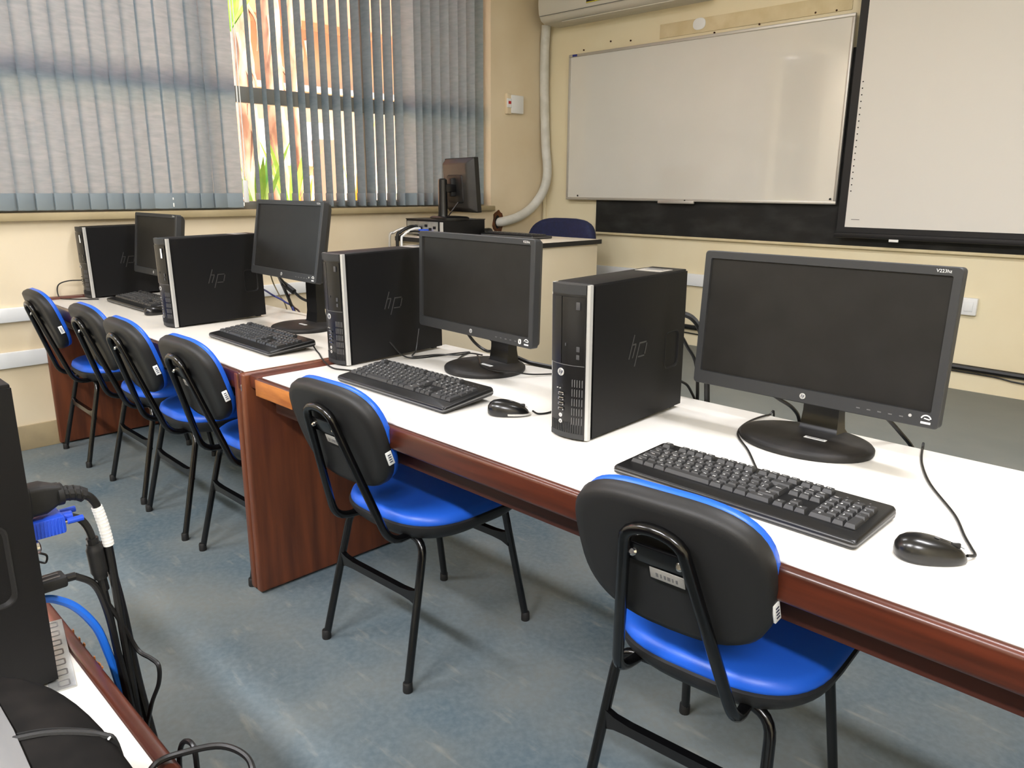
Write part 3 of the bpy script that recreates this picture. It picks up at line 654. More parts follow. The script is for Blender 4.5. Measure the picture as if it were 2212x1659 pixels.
# ================================================ MONITORS
def monitor(label, loc, yawd, w_, h_, ctr, tilt, base=(.125, .12), bz=(.017, .03), name_print='V223hz', mark0=False, neck=(.082, .05), sticker=True, low=False):
    t = thing('monitor', label, 'monitor', loc, (0, 0, R(yawd)), 'black flat monitors')
    X = Matrix.Translation(ctr) @ Matrix.Rotation(R(tilt), 4, 'X')
    F = X @ FRONT
    side, bot = bz
    out = rrect(w_, h_, .008); ih = h_-side-bot
    inn = [(a, c+(bot-side)/2) for a, c in rrect(w_-2*side, ih, .003)]
    b = MB(); inn2 = [(a*1.006, (c-(bot-side)/2)*1.008+(bot-side)/2) for a, c in inn]
    b.rings([[F @ Vector((a, c, z)) for a, c in l] for l, z in ((out, -.022), (out, -.002), ([(a*.994, c*.99) for a, c in out], 0), (inn2, 0), (inn, -.006), (inn, -.012))], closed=True); b.build('bezel', 'gloss' if low else 'bezelm', t, angle=30)
    sc = MB(); sc.loft([(a*1.01, (c-(bot-side)/2)*1.01+(bot-side)/2) for a, c in inn], [(1, -.011), (1, -.0055)], F); sc.build('screen_panel', 'panel', t)
    bk = MB()
    if low: bk.loft(rrect(w_-.004, h_-.004, .05, 8), [(1, 1, -.012), (.998, .999, -.03), (.985, .985, -.042), (.95, .95, -.05), (.86, .8, -.056)], F)
    else: bk.loft(rrect(w_-.004, h_-.004, .01), [(1, 1, -.021), (.985, .98, -.034), (.93, .9, -.046), (.80, .72, -.055), (.62, .5, -.058)], F); bk.build('back_housing', 'dusty' if low else 'monback', t, angle=40)
    vt = MB()
    for k in range(9): vt.box(X @ Vector((-.06+.015*k, .048, h_*.36)), (.007, .004, .02))
    vt.build('vent_slots', 'dark', t)
    bdg = badge(t, at(F, 0, 0, 0) @ Matrix.Translation((0, -h_/2+bot*.5, .0004)), .0062)
    pr = MB(); pr.text(name_print, .0085, F @ Matrix.Translation((w_/2-.032, h_/2-side*.5, .0006))); pr.build('model_print', 'white', t)
    en = MB(); ex, ey = w_/2-.022, -h_/2+bot*.5
    arc = [(ex+.0085*math.cos(a), ey+.0005+.0085*math.sin(a)) for a in [R(165-150*i/8) for i in range(9)]]
    for p, q in zip(arc, arc[1:]):
        d = (Vector(q)-Vector(p)).normalized(); nn = Vector((-d.y, d.x))*.0012
        en.quad([F @ Vector((*(Vector(z)+s*nn), .0006)) for z, s in ((p, -1), (q, -1), (q, 1), (p, 1))])
    en.quad([F @ Vector((ex+a, ey+c, .0006)) for a, c in ((-.0085, -.0075), (.0085, -.0075), (.0085, -.0035), (-.0085, -.0035))])
    en.quad([F @ Vector((ex+a, ey+c, .0006)) for a, c in ((-.004, .002), (.006, .0005), (.007, .0025), (-.003, .004))])
    en.build('energy_mark', 'white', t)
    for k in range(5):
        MB().box(F @ Vector((w_/2-.145+k*.02, -h_/2+bot*.45, .0004)), (.007, .0012, .0022), rot=None).build('menu_button', 'greyprint', t)
    pw = MB(); pw.loft(circ(12, .003), [(1, 0), (1, .001)], F @ Matrix.Translation((w_/2-.05, -h_/2+bot*.62, 0))); pw.build('power_led', 'silver', t)
    if mark0:
        z0 = MB(); z0.ring(rrect(.011, .014, .004), rrect(.004, .007, .0015), 0, .0008, X=F @ Matrix.Translation((w_/2-.048, -h_/2+bot*.5, 0))); z0.build('power_mark', 'white', t)
    # stand
    cx, cy, cz = ctr
    if not low:
        MB().loft(circ(48, *base), [(.985, 0), (1, .004), (1, .011), (.975, .015), (.9, .018), (.5, .021), (.1, .0215)]).build('stand_base', 'dusty', t, angle=50)
        nz = cz-.04; nw = neck[0]/2; ny = cy+.058
        MB().rings([[(x*k*nw+cx*q, y, z) for x, y in ((-1, y0), (1, y0), (1, y1), (-1, y1))] for z, k, q, y0, y1 in ((.012, 1.14, 1, .03, .098), (.024, 1.0, 1, .045, .09), (.06, .95, 1, .05, .085), (nz+.06, .92, 1, .05, .085))]).build('neck', 'bezel', t, angle=45)
        MB().box((cx, (.07+cy+.05)/2, cz), (.07, .07-cy-.05+.01, .06), .006).build('hinge', 'rubber', t)
        if sticker:
            s = MB().box((.03, -.018, .0225), (.046, .011, .0008)).build('asset_label', 'paper', t, label='white asset label'); MB().box((.03, -.018, .0231), (.036, .003, .0003)).build('label_print', 'greyprint', s)
    else:
        MB().loft(circ(40, *base), [(.985, 0), (1, .004), (1, .011), (.5, .018), (.1, .0185)], Matrix.Translation((0, .02, 0))).build('stand_base', 'dusty', t, angle=50)
        MB().rings([[(x*.05, y+cy+.03, z) for x, y in ((-1, -.02), (1, -.02), (1, .02), (-1, .02))] for z in (.012, cz+.02)]).build('neck', 'bezel', t, angle=45)
    return t
M1 = monitor('wide black monitor on an oval stand, nearest and largest in view', (-.645, 1.555, T), 0, .515, .297, (.008, -.044, .251), -3.5, (.142, .108))
M2 = monitor('black monitor on a round stand between the two nearer towers', (-1.625, 1.535, T), -3.2, .515, .290, (.01, -.058, .257), -1.5, (.122, .122), mark0=True)
M3 = monitor('black monitor standing tall and tilted back at the right of the far desk', (-2.61, 1.505, T), -2.2, .515, .287, (-.02, -.045, .340), -9.9, (.122, .122), neck=(.082, .05))
M4 = monitor('small black monitor in the far corner beside the window wall', (-3.67, 1.504, T), 0, .48, .283, (-.01, -.124, .268), -7.2, (.105, .105), sticker=False)

# ================================================ KEYBOARDS
KU = .019
def key_mesh(wu, hu, legend):
    b = MB(); w_, d_ = wu*KU-.0016, hu*KU-.0016
    b.rings([[(x*w_/2*k, y*d_/2*k2+o, z) for x, y in ((-1, -1), (1, -1), (1, 1), (-1, 1))] for z, k, k2, o in ((0, 1, 1, 0), (.0016, 1, 1, 0), (.0078, (w_-.004)/w_, (d_-.0045)/d_, .0008))])
    if legend:
        for s, dx, dy, sz in legend: b.text(s, sz, Matrix.Translation((dx, dy, .0081)), 1)
    return b.mesh('key', ['key', 'white'], 20)
def keyboard(label):
    t = thing('keyboard', label, 'keyboard', group='black keyboards on the desks')
    W_, D_ = .460, .172
    S = .0045                       # rise of the back edge
    out = rrect(W_, D_, .008)
    def wz(q): return Vector((q.x, q.y, q.z*(1+.45*(q.y/D_+.5))+.0015))
    MB().loft(out, [(.985, .97, .0), (1, 1, .003), (1, 1, .0115), (.99, .975, .0145), (.985, .96, .015)], warp=wz).build('body', 'kbody', t, angle=40)
    MB().loft(out, [(1.002, 1.004, .0055), (1.003, 1.006, .007), (1.002, 1.004, .0085)], warp=wz).build('edge_trim', 'greyprint', t, label='thin grey line round the edge')
    for s in (-1, 1):
        MB().box((s*.17, D_/2-.02, .0015), (.03, .014, .006), .001).build('flip_foot', 'rubber', t)
    x0 = -.2145
    def lg(c): return [(c, -.0024, .0012, .0074)] if len(c) == 1 else [(c, 0, .0018, .0050)] if c else None
    rows = [
        (.0635, [('Esc', 1, 0)]+[(f'F{i+1}', 1, 2+i+.5*(i//4)) for i in range(12)]),
        (.0355, [("'", 1, 0)]+[(c, 1, 1+i) for i, c in enumerate('1234567890-=')]+[('<-', 2, 13)]),
        (.0165, [('Tab', 1.5, 0)]+[(c, 1, 1.5+i) for i, c in enumerate('QWERTYUIOP')]+[('´', 1, 11.5), ('[', 1, 12.5)]),
        (-.0025, [('Caps', 1.75, 0)]+[(c, 1, 1.75+i) for i, c in enumerate('ASDFGHJKL')]+[('Ç', 1, 10.75), ('~', 1, 11.75), (']', 1, 12.75)]),
        (-.0215, [('Shift', 1.25, 0), ('\\', 1, 1.25)]+[(c, 1, 2.25+i) for i, c in enumerate('ZXCVBNM,.;/')]+[('Shift', 1.75, 13.25)]),
        (-.0405, [('Ctrl', 1.5, 0), ('', 1.25, 1.5), ('Alt', 1.25, 2.75), ('', 5, 4), ('Alt', 1.25, 9), ('', 1.25, 10.25), ('', 1.25, 11.5), ('Ctrl', 2.25, 12.75)]),
    ]
    xn = x0+15*KU+.0055
    keys = [(c, wu, 1, x0+(xu+wu/2)*KU, y) for y, rw in rows for c, wu, xu in rw]
    keys.append(('Enter', 1.2, 2, x0+(13.8+.6)*KU, .007))
    nav = [(.0635, ('Prt', 'Scr', 'Brk')), (.0355, ('Ins', 'Hm', 'PgU')), (.0165, ('Del', 'End', 'PgD'))]
    keys += [(c, 1, 1, xn+(i+.5)*KU, y) for y, rw in nav for i, c in enumerate(rw)]
    keys += [('^', 1, 1, xn+1.5*KU, -.0215)]+[(c, 1, 1, xn+(i+.5)*KU, -.0405) for i, c in enumerate('<v>')]
    xp = xn+3*KU+.0055
    for y, rw in ((.0355, ('Nm', '/', '*', '-')), (.0165, '789+'), (-.0025, '456'), (-.0215, '123')):
        keys += [(c, 1, 1, xp+(i+.5)*KU, y) for i, c in enumerate(rw)]
    keys += [('.', 1, 1, xp+3.5*KU, -.0025), ('', 1, 2, xp+3.5*KU, -.031), ('0', 2, 1, xp+KU, -.0405), (',', 1, 1, xp+2.5*KU, -.0405)]
    for c, wu, hu, x, y in keys:
        inst(key_mesh(wu, hu, [(s, dx*wu, dy, sz) for s, dx, dy, sz in (lg(c) or ())]), 'key', t, (x, y, .0165+.0065*(y/D_+.5)))
    ld = MB()
    for k in range(3): ld.box((xp+(.9+k*1.0)*KU, .0655, .0222), (.003, .002, .0006))
    ld.build('status_leds', 'greyprint', t); return t
K1 = keyboard('black keyboard in front of the wide monitor on the nearer desk'); K1.location = (-.597, 1.202, T); K1.rotation_euler = (0, 0, R(-.6))
GK = 'black keyboards on the desks'
def kcopy(label, x, y, a, lift): return dup(K1, label, (x, y, T+.0005), (R(lift), 0, R(a)), GK)
def lift(k, deg):     # back edge raised on its flip feet
    k.location.z = T+.001+.086*math.sin(R(deg)); k.rotation_euler.x = R(deg)
    return k
K2 = lift(kcopy('black keyboard with raised back edge, left of the silver fronted mouse', -1.578, 1.222, 0, 0), 5)
K3 = lift(kcopy('black keyboard on the right part of the far desk', -2.452, 1.243, -1.2, 0), 4)
K4 = lift(kcopy('farthest black keyboard, half hidden by the white labelled tower', -3.640, 1.292, 0, 0), 4)
for k, dg in ((K2, 5), (K3, 4), (K4, 4)):
    for s in (-1, 1): MB().box((s*.17, .07, -.0065), (.03, .005, .014), .001, rot=Matrix.Rotation(R(-12), 3, 'X')).build('raised_foot', 'rubber', k)

# ================================================ MICE
def mouse(label, x, y, a, silver=False):
    t = thing('computer_mouse', label, 'mouse', (x, y, T), (0, 0, R(a)), 'black computer mice'); t.scale = (.9, .9, .9)
    o = [(c*(1-.14*(s/.056)), s) for c, s in sq(36, .031, .056, 2.3)]
    def wz(q): return Vector((q.x, q.y-.004*q.z/.035, q.z*(1.0-.22*(q.y/.056)-.12*(q.y/.056)**2)))
    MB().loft(o, [(.93, 0), (1, .004), (1.0, .012), (.96, .021), (.86, .029), (.7, .0345), (.45, .038), (.15, .0392)], warp=wz).build('shell', 'mouse', t, angle=70)
    MB().box((0, .036, .0265), (.006, .016, .01), .003).build('scroll_wheel', 'rubber', t)
    b = MB(); b.tube([(0, .012, .0372), (0, .03, .0315), (0, .05, .0215)], .0006, 5, 3); b.build('button_gap', 'dark', t)
    bd = MB(); bd.loft(circ(12, .004), [(1, 0), (1, .0006)], Matrix.Translation((0, .006, .0381)) @ Matrix.Rotation(R(-12), 4, 'X')); bd.build('maker_dot', 'greyprint', t)
    if silver: MB().loft([(c*(1-.14*(s/.056)), s) for c, s in sq(36, .0295, .0535, 2.3)], [(1.02, .004), (1.045, .0045), (1.045, .0095), (1.02, .0105)], warp=lambda q: wz(Vector((q.x, q.y+.0035, q.z)))).build('silver_side', 'silver', t, label='silver side band')
    return t
mouse('black mouse on the white desk, right of the nearest keyboard', -.281, 1.174, -55)
mouse('black mouse with silver front, left of the nearest standing tower', -1.243, 1.253, -50, True)
mouse('black mouse peeking out left of the white labelled tower', -3.335, 1.232, 0)

# ================================================ DESK CABLES
CG = 'black cables on and behind the desks'
def cb(label, pts, r=.0024, mt='cable', name='cable', sub=6): return cablething(name, label, pts, r, mt, sub, 7, 'cable', CG)
z = T+.003
cb('thin black keyboard cable curving around the oval monitor stand', [(-.612, 1.288, z+.006), (-.65, 1.345, z), (-.705, 1.42, z), (-.775, 1.505, z), (-.802, 1.60, z), (-.795, 1.692, z), (-.79, 1.712, z-.02), (-.79, 1.72, .4)])
cb('thin black mouse cable winding to the back edge of the nearer desk', [(-.240, 1.203, z+.006), (-.234, 1.222, z+.002), (-.246, 1.25, z), (-.266, 1.29, z), (-.302, 1.369, z), (-.374, 1.487, z), (-.422, 1.596, z), (-.45, 1.69, z), (-.455, 1.712, z-.02), (-.455, 1.72, .4)])
cb('black video cable with plug hanging under the wide monitor, left of its neck', [(-.80, 1.575, .85), (-.79, 1.61, .815), (-.765, 1.66, .775), (-.745, 1.71, .742), (-.738, 1.74, .70), (-.735, 1.75, .60), (-.735, 1.75, .45)], .0045)
cb('black power cable hanging under the wide monitor, right of its neck', [(-.545, 1.58, .86), (-.53, 1.64, .80), (-.505, 1.70, .745), (-.482, 1.75, .69), (-.47, 1.77, .62), (-.465, 1.77, .45)], .0045)
cb('black cable hanging straight down behind the left edge of the wide monitor', [(-1.03, 1.60, .93), (-1.028, 1.68, .86), (-1.023, 1.74, .76), (-1.018, 1.742, .45)], .0048)
cb('thick black cable looping out of the back of the nearest standing tower', [(-1.04, 1.606, .95), (-1.03, 1.645, .944), (-1.007, 1.67, .93), (-.986, 1.68, .894), (-.975, 1.70, .8), (-.975, 1.74, .5)], .0075)
cb('thin black cable behind the nearest standing tower, dropping behind the desk', [(-1.035, 1.606, .80), (-1.035, 1.67, .765), (-1.03, 1.715, .735), (-1.01, 1.74, .65), (-1.0, 1.74, .45)], .0035)
cb('black keyboard cable crossing the wood strip between the two desks', [(-2.238, 1.322, z+.01), (-2.20, 1.31, z), (-2.143, 1.286, z+.001), (-2.035, 1.236, z+.002), (-1.95, 1.212, z), (-1.90, 1.225, z), (-1.83, 1.262, z), (-1.80, 1.30, z+.003)])
cb('upper strand of the loose black cable loop beside the left tower', [(-1.915, 1.40, z+.06), (-1.905, 1.44, z+.012), (-1.885, 1.475, z), (-1.865, 1.54, z), (-1.835, 1.66, z), (-1.80, 1.595, z), (-1.735, 1.50, z), (-1.70, 1.45, z)])
cb('lower strand of the loose black cable loop beside the left tower', [(-1.918, 1.52, z+.085), (-1.91, 1.50, z+.02), (-1.895, 1.475, z+.004), (-1.86, 1.545, z+.005), (-1.81, 1.585, z+.005), (-1.745, 1.585, T+.024), (-1.69, 1.585, T+.027)])
cb('black cable loop lying across the round monitor stand', [(-1.715, 1.585, T+.027), (-1.66, 1.545, T+.026), (-1.59, 1.488, T+.025), (-1.525, 1.475, T+.024), (-1.487, 1.515, T+.02), (-1.46, 1.57, T+.008), (-1.42, 1.66, z)])
cb('thick black cable running behind the round monitor stand to the right', [(-1.66, 1.59, .80), (-1.63, 1.64, .752), (-1.585, 1.672, .726), (-1.53, 1.682, .7215), (-1.40, 1.69, .7215), (-1.2, 1.69, .7215)], .0065)
cb('thin black mouse cable running to the nearest standing tower', [(-1.20, 1.290, z+.008), (-1.19, 1.302, z), (-1.18, 1.335, z), (-1.20, 1.40, z), (-1.16, 1.5, z), (-1.13, 1.62, z)])
cb('black video cable drooping behind the round monitor stand', [(-1.78, 1.58, .83), (-1.775, 1.63, .765), (-1.745, 1.66, .735), (-1.70, 1.665, .75), (-1.665, 1.66, .755), (-1.63, 1.672, .72)], .005)
cb('thick black video cable hanging from the tall tilted monitor', [(-2.86, 1.535, .93), (-2.95, 1.60, .88), (-3.09, 1.70, .80), (-3.105, 1.73, .74), (-3.09, 1.745, .66), (-3.08, 1.75, .4)], .0075)
tcon = cb('black cable with a moulded connector hanging from the tall tilted monitor', [(-2.90, 1.56, .90), (-2.985, 1.655, .83), (-2.946, 1.665, .807), (-2.888, 1.668, .785), (-2.80, 1.67, .775), (-2.70, 1.68, .76), (-2.62, 1.70, .72)], .006)
MB().tube([(-3.003, 1.645, .842), (-2.975, 1.66, .822), (-2.95, 1.665, .809)], .0125, 8, 2).build('connector', 'rubber', tcon)
cb('dark blue network cable behind the tall tilted monitor', [(-2.99, 1.54, .83), (-3.10, 1.62, .80), (-3.20, 1.70, .766), (-3.15, 1.73, .738), (-3.085, 1.735, .70), (-3.06, 1.74, .5)], .0042, 'dkblue')
cb('olive wire hanging behind the tall tilted monitor', [(-3.0, 1.55, 1.0), (-3.15, 1.66, .90), (-3.26, 1.735, .82), (-3.222, 1.74, .766), (-3.16, 1.742, .70), (-3.15, 1.75, .5)], .003, 'oldcable')
cb('brown cable dropping behind the far desk below the tall monitor', [(-3.09, 1.72, .78), (-3.15, 1.75, .74), (-3.12, 1.756, .715), (-3.06, 1.755, .68), (-3.0, 1.755, .5)], .004, 'wooddark')
cb('thin dark cable loop at the front of the farthest tower', [(-4.085, 1.175, .80), (-4.10, 1.12, .80), (-4.115, 1.08, .785), (-4.118, 1.07, .75), (-4.10, 1.075, z), (-4.06, 1.10, z), (-4.0, 1.15, z), (-3.96, 1.20, z)], .003)

# ================================================ TEACHER'S DESK
ZD = .953
td = thing('teacher_desk', 'cream teacher desk with a black edged top on the platform', 'desk', (-3.365, 3.275, DZ))
def tp(nm, mt, c, d, bv=.002): MB().box((c[0]+3.365, c[1]-3.275, c[2]-DZ), d, bv).build(nm, mt, td)
tp('desktop', 'lamtop2', (-3.365, 3.277, ZD-.012), (1.02, .74, .024)); 
e = MB(); e.ring([(a, c) for a, c in rrect(1.032, .752, .006, 2)], [(a, c) for a, c in rrect(1.018, .738, .004, 2)], ZD-.026-DZ, ZD-.0005-DZ); e.build('edge_band', 'rubber', td, (0, .002, 0))
tp('end_panel', 'lam2', (-2.875, 3.277, (ZD-.024+DZ)/2), (.025, .70, ZD-.024-DZ)); tp('end_panel', 'lam2', (-3.855, 3.277, (ZD-.024+DZ)/2), (.025, .70, ZD-.024-DZ))
tp('front_panel', 'lam2', (-3.365, 2.945, (ZD-.024+DZ+.1)/2), (.955, .02, ZD-.024-DZ-.1))
pc = thing('desktop_computer', 'black desktop computer lying flat on the teacher desk with cables at its back', 'computer', (-3.745, 3.03, ZD), (0, 0, 0))
MB().box((0, .17, .052), (.37, .335, .096), .005).build('case', 'case', pc); MB().box((-.02, -.001, .05), (.30, .004, .08), .001).build('rear_plate', 'zinc', pc)
MB().box((.165, -.003, .05), (.03, .003, .08), .001).build('slot_cover', 'silver', pc); MB().box((.0, .17, .101), (.374, .34, .006), .002).build('lid', 'bezel', pc)
for x, z_ in ((-.12, .05), (-.075, .06), (-.03, .05), (.02, .065), (.06, .045), (.1, .055)): MB().box((x, -.005, z_), (.022, .006, .016), .001).build('rear_port', 'dark', pc)
for s in (-1, 1):
    for y_ in (.05, .3): MB().box((s*.15, y_, .002), (.02, .02, .004)).build('foot', 'rubber', pc)
vb = MB().box((-3.715, 2.998, .985), (.05, .045, .026), .004).build('video_plug', 'vgablue'); tag(vb, 'blue video plug with black cable behind the teacher computer', 'plug'); 
MB().tube([(0, -.02, 0), (-.05, -.05, .0), (-.11, -.075, -.02), (-.13, -.1, -.08), (-.12, -.1, -.4)], .006, 7).build('cord', 'cable', vb, (-3.715, 2.998, .985))
CT = 'cables hanging from the teacher desk'
cablething('cable', 'pale cable hanging over the left front edge of the teacher desk', [(-3.84, 3.015, 1.0), (-3.87, 2.97, 1.0), (-3.895, 2.91, .975), (-3.905, 2.88, .93), (-3.90, 2.885, .6)], .008, 'alu', group=CT)
cablething('cable', 'black power cable hanging at the left front of the teacher desk', [(-3.80, 3.015, 1.01), (-3.80, 2.96, 1.01), (-3.815, 2.90, .98), (-3.82, 2.875, .93), (-3.80, 2.88, .6)], .01, group=CT)
cablething('cable', 'white cable plug behind the teacher computer', [(-3.77, 3.015, 1.0), (-3.775, 2.965, .998), (-3.79, 2.905, .965), (-3.79, 2.885, .91), (-3.77, 2.89, .6)], .007, 'paper', group=CT)
tm = thing('monitor', 'black monitor on the teacher computer, seen from behind', 'monitor', (-3.70, 3.16, ZD+.104), (0, 0, R(167)))
Xm = Matrix.Translation((-.02, -.13, .205)) @ Matrix.Rotation(R(-4), 4, 'X') @ FRONT
tb_ = MB(); o_ = rrect(.375, .325, .008); i_ = rrect(.345, .285, .003)
tb_.rings([[Xm @ Vector((a, c, z_)) for a, c in l] for l, z_ in ((o_, -.028), (o_, 0), (i_, 0), (i_, -.012))], closed=True); tb_.build('bezel', 'bezel', tm, angle=30)
MB().loft([(a*1.01, c*1.01) for a, c in i_], [(1, -.012), (1, -.006)], Xm).build('screen_panel', 'panel', tm)
MB().loft(rrect(.37, .32, .012), [(1, -.027), (.97, -.034), (.86, -.062), (.80, -.068)], Xm).build('back_housing', 'monback', tm)
MB().loft(rrect(.20, .17, .02), [(1, -.066), (.97, -.074), (.9, -.076)], Xm @ Matrix.Translation((0, -.02, 0))).build('mount_plate', 'dusty', tm)
MB().box((-.02, -.04, .19), (.05, .04, .11), .008).build('hinge', 'rubber', tm)
MB().box((-.02, -.012, .185), (.06, .09, .05), .01).build('arm', 'bezel', tm)
MB().loft(circ(24, .034, .028), [(1.15, .005), (1, .03), (.95, .20), (.9, .235), (.6, .242)], Matrix.Translation((-.02, .025, 0))).build('neck', 'bezel', tm)
MB().loft(sq(32, .135, .10, 3.2), [(1, 0), (1, .01), (.9, .016), (.2, .018)], Matrix.Translation((-.02, -.02, 0))).build('stand_base', 'bezel', tm)
for x in (.03, .06): MB().box((x, -.068, .185), (.02, .003, .012)).build('port_label', 'paper', tm)
MB().tube([(-.06, -.06, .10), (-.05, -.03, .06), (-.06, .0, .03), (-.10, .04, .01)], .004, 6).build('cord', 'cable', tm)
kt = dup(K1, 'dark keyboard on the teacher desk beside the black computer', (-3.32, 3.40, ZD), (0, 0, R(178)), 'keyboard on the teacher desk')
mt_ = mouse('black mouse at the far side of the teacher desk', 0, 0, 170); mt_.location = (-3.715, 3.52, ZD)
# teacher chair
tc = thing('teacher_chair', 'navy blue upholstered office chair behind the teacher desk', 'chair', (-3.60, 4.05, DZ))
bo = sq(40, .30, .24, 3.4)
Xc = Matrix.Translation((0, .12, .60)) @ Matrix.Rotation(R(-8), 4, 'X') @ FRONT
MB().loft(bo, [(.9, -.05), (.98, -.04), (1, -.02), (1, .01), (.97, .03), (.85, .04), (.4, .045)], Xc, warp=lambda q: Vector((q.x, q.y, q.z+.55*q.x*q.x))).build('backrest', 'navy', tc, angle=60)
MB().loft(sq(36, .26, .24, 3), [(.9, .38), (1, .40), (1, .44), (.9, .47), (.4, .475)], Matrix.Translation((0, -.1, 0))).build('seat', 'navy', tc, angle=60)
MB().tube([(0, -.1, .06), (0, -.1, .39)], .03, 10, 1).build('gas_column', 'bezel', tc)
MB().tube([(0, -.05, .385), (0, .14, .39), (0, .17, .46), (0, .165, .6)], .018, 8).build('back_bar', 'bezel', tc)
for k in range(5):
    a = R(72*k+18); MB().tube([(0, -.1, .075), (.15*math.cos(a), -.1+.15*math.sin(a), .06), (.27*math.cos(a), -.1+.27*math.sin(a), .045)], .016, 7).build('leg', 'bezel', tc)
    MB().loft(circ(14, .025), [(.9, -.012), (1, -.01), (1, .01), (.9, .012)], at(SIDE, .27*math.cos(a), -.1+.27*math.sin(a), .0255)).build('caster', 'rubber', tc)

# ================================================ FOREGROUND ROW (left bottom corner)
fd = thing('computer_desk', 'foreground desk with a worn brown edge, cut by the bottom left corner', 'desk', (-.8, .2, 0))
def fp(nm, mt, xa, xb, ya, yb, za, zb, bv=.003): MB().box(((xa+xb)/2+.8, (ya+yb)/2-.2, (za+zb)/2), (xb-xa, yb-ya, zb-za), bv, 3).build(nm, mt, fd)
fp('desktop', 'lam', -2.0, .7, -.49, .1985, T-.025, T, .0015); fp('back_edge', 'woodx', -2.0, .7, .1985, .216, T-.032, T+.001, .006)
fp('modesty_panel', 'wooddark', -2.0, .7, .165, .18, .25, T-.025)
for xa in (-2.03, .7): fp('end_panel', 'woodz', xa, xa+.03, -.5, .21, 0.006, T, .006)
wr = MB(); rg = random.Random(2)
for k in range(26):
    x = -1.0+rg.random()*.14; wr.box((x, .2165, T-.008+rg.uniform(-.008, .006)), (rg.uniform(.002, .006), .001, rg.uniform(.002, .007)))
wr.build('edge_chips', 'woodworn', fd, (.8, -.2, 0))['kind'] = 'stuff'
bg_ = thing('bag', 'dusty black padded bag with a piped seam in the bottom left corner', 'bag', (-.5, .03, T))
bo_ = sq(60, .25, .117, 3)
bp_ = [(.96, 0), (.99, .01), (1.0, .05), (1.0, .088), (.985, .106), (.95, .119), (.88, .129), (.7, .136), (.35, .139), (.1, .1395)]
def bagz(x, y):
    q = ((abs(x)/.25)**3+(abs(y)/.117)**3)**(1/3)
    for (a, za), (c, zc) in zip(bp_[3:], bp_[4:]):
        if c <= q <= a: return zc+(za-zc)*(q-c)/(a-c)
    return .1395 if q < .1 else .088
MB().loft(bo_, bp_).build('padded_body', 'bagfab', bg_, angle=80)
bpt = [(-.090, .053), (-.082, .072), (-.072, .09), (-.064, .104), (-.06, .1115)]
MB().tube([(x, y, bagz(x, y)+.0008) for x, y in bpt]+[(-.058, .1165, .06), (-.056, .117, .02)], .0026, 8, 5).build('piped_seam', 'shell', bg_)
MB().tube([(x-.007, y, bagz(x-.007, y)+.0004) for x, y in bpt]+[(-.064, .1165, .06)], .0009, 6, 5).build('stitching', 'dark', bg_)
MB().tube([(-.064, .1055, .124), (-.060, .108, .126), (-.056, .106, .128)], .0009, 5, 4).build('loose_thread', 'paper', bg_)
sb = MB(); sb.rings([[(x, y+dy, bagz(x, min(y+dy, .1))+h) for y, h in ((.032, -.002), (.052, -.002), (.052, .0025), (.042, .005), (.032, .003))] for x, dy in ((-.225, -.01), (-.20, .0), (-.16, .004), (-.10, .004), (0, 0), (.1, -.005))]); sb.build('carry_strap', 'strap', bg_, angle=60, label='shiny grey strap')
st = thing('metal_strip', 'thin silver slotted metal strip lying on the foreground desk by the tower', 'strip', (-.925, .1855, T), (0, 0, R(-10.5)))
MB().box((0, 0, .0012), (.16, .026, .0024), .0006).build('plate', 'zinc', st)
for k in range(7):
    x = -.069+k*.023
    b = MB(); b.ring(rrect(.013, .012, .002, 2), rrect(.010, .009, .0015, 2), 0, .0004); b.build('stamped_slot', 'greyprint', st, (x, .002, .0024))
# cables plugged into the foreground tower
xk = -.90; FL = .03
pw = thing('power_cable', 'thick black power cable with a white sleeve plugged into the foreground tower', 'cable', (xk, .171, .918))
MB().rings([[(x*a, y, z_*c) for x, z_ in rrect(2, 2, .35, 3)] for y, a, c in ((0, .0150, .0175), (.006, .0150, .0175), (.007, .0138, .0165), (.020, .0138, .0165), (.032, .0095, .0115), (.037, .0095, .011))]).build('plug', 'rubber', pw)
MB().loft(circ(14, .0125), [(.9, 0), (1, .001), (1, .006), (.9, .007)], at(YUP, 0, .033, -.001)).build('collar', 'rubber', pw)
b = MB(); b.tube([(0, .038, -.001), (0, .052, -.004), (0, .060, -.009)], .0085, 10, 4)
b.build('strain_relief', 'rubber', pw)
for y_, z_ in ((.044, -.0023), (.050, -.0036), (.056, -.0062)): MB().ring(circ(12, .0092), circ(12, .0076), 0, .0016, X=at(YUP, 0, y_, z_) ).build('relief_rib', 'cable', pw)
MB().tube([(0, .056, -.006), (0, .066, -.014), (0, .0725, -.030), (0, .0765, -.058), (0, .0785, -.09), (.002, .0795, -.14), (.004, .0805, -.20), (.01, .083, -.33), (.02, .088, -.55), (.02, .09, -.875)], .0048, 10).build('cord', 'cable', pw)
MB().tube([(-.006, .072, -.075), (-.010, .080, -.11), (-.008, .086, -.17), (0, .090, -.26), (.02, .098, -.4), (.03, .10, -.6), (.03, .10, -.875)], .0052, 10).build('cord', 'cable', pw)
sl_ = [(0, .0715, -.0265), (0, .0745, -.042), (0, .077, -.060), (0, .0785, -.0765)]
MB().tube(sl_, .0058, 12, 5).build('white_sleeve', 'white', pw, label='white ribbed sleeve')
sp = smooth(sl_, 4)
for i in range(1, len(sp)-1):
    d = (sp[i+1]-sp[i-1]).normalized(); b = MB(); b.tube([sp[i]-d*.0006, sp[i]+d*.0006], .0061, 12, 1); b.build('sleeve_rib', 'paper', pw)
vg = thing('video_cable', 'black video cable with a bright blue plug in the foreground tower', 'cable', (xk-.004, .173, .888))
MB().box((0, .016, -.002), (.036, .036, .021), .003).build('plug', 'vgablue', vg)
b = MB()
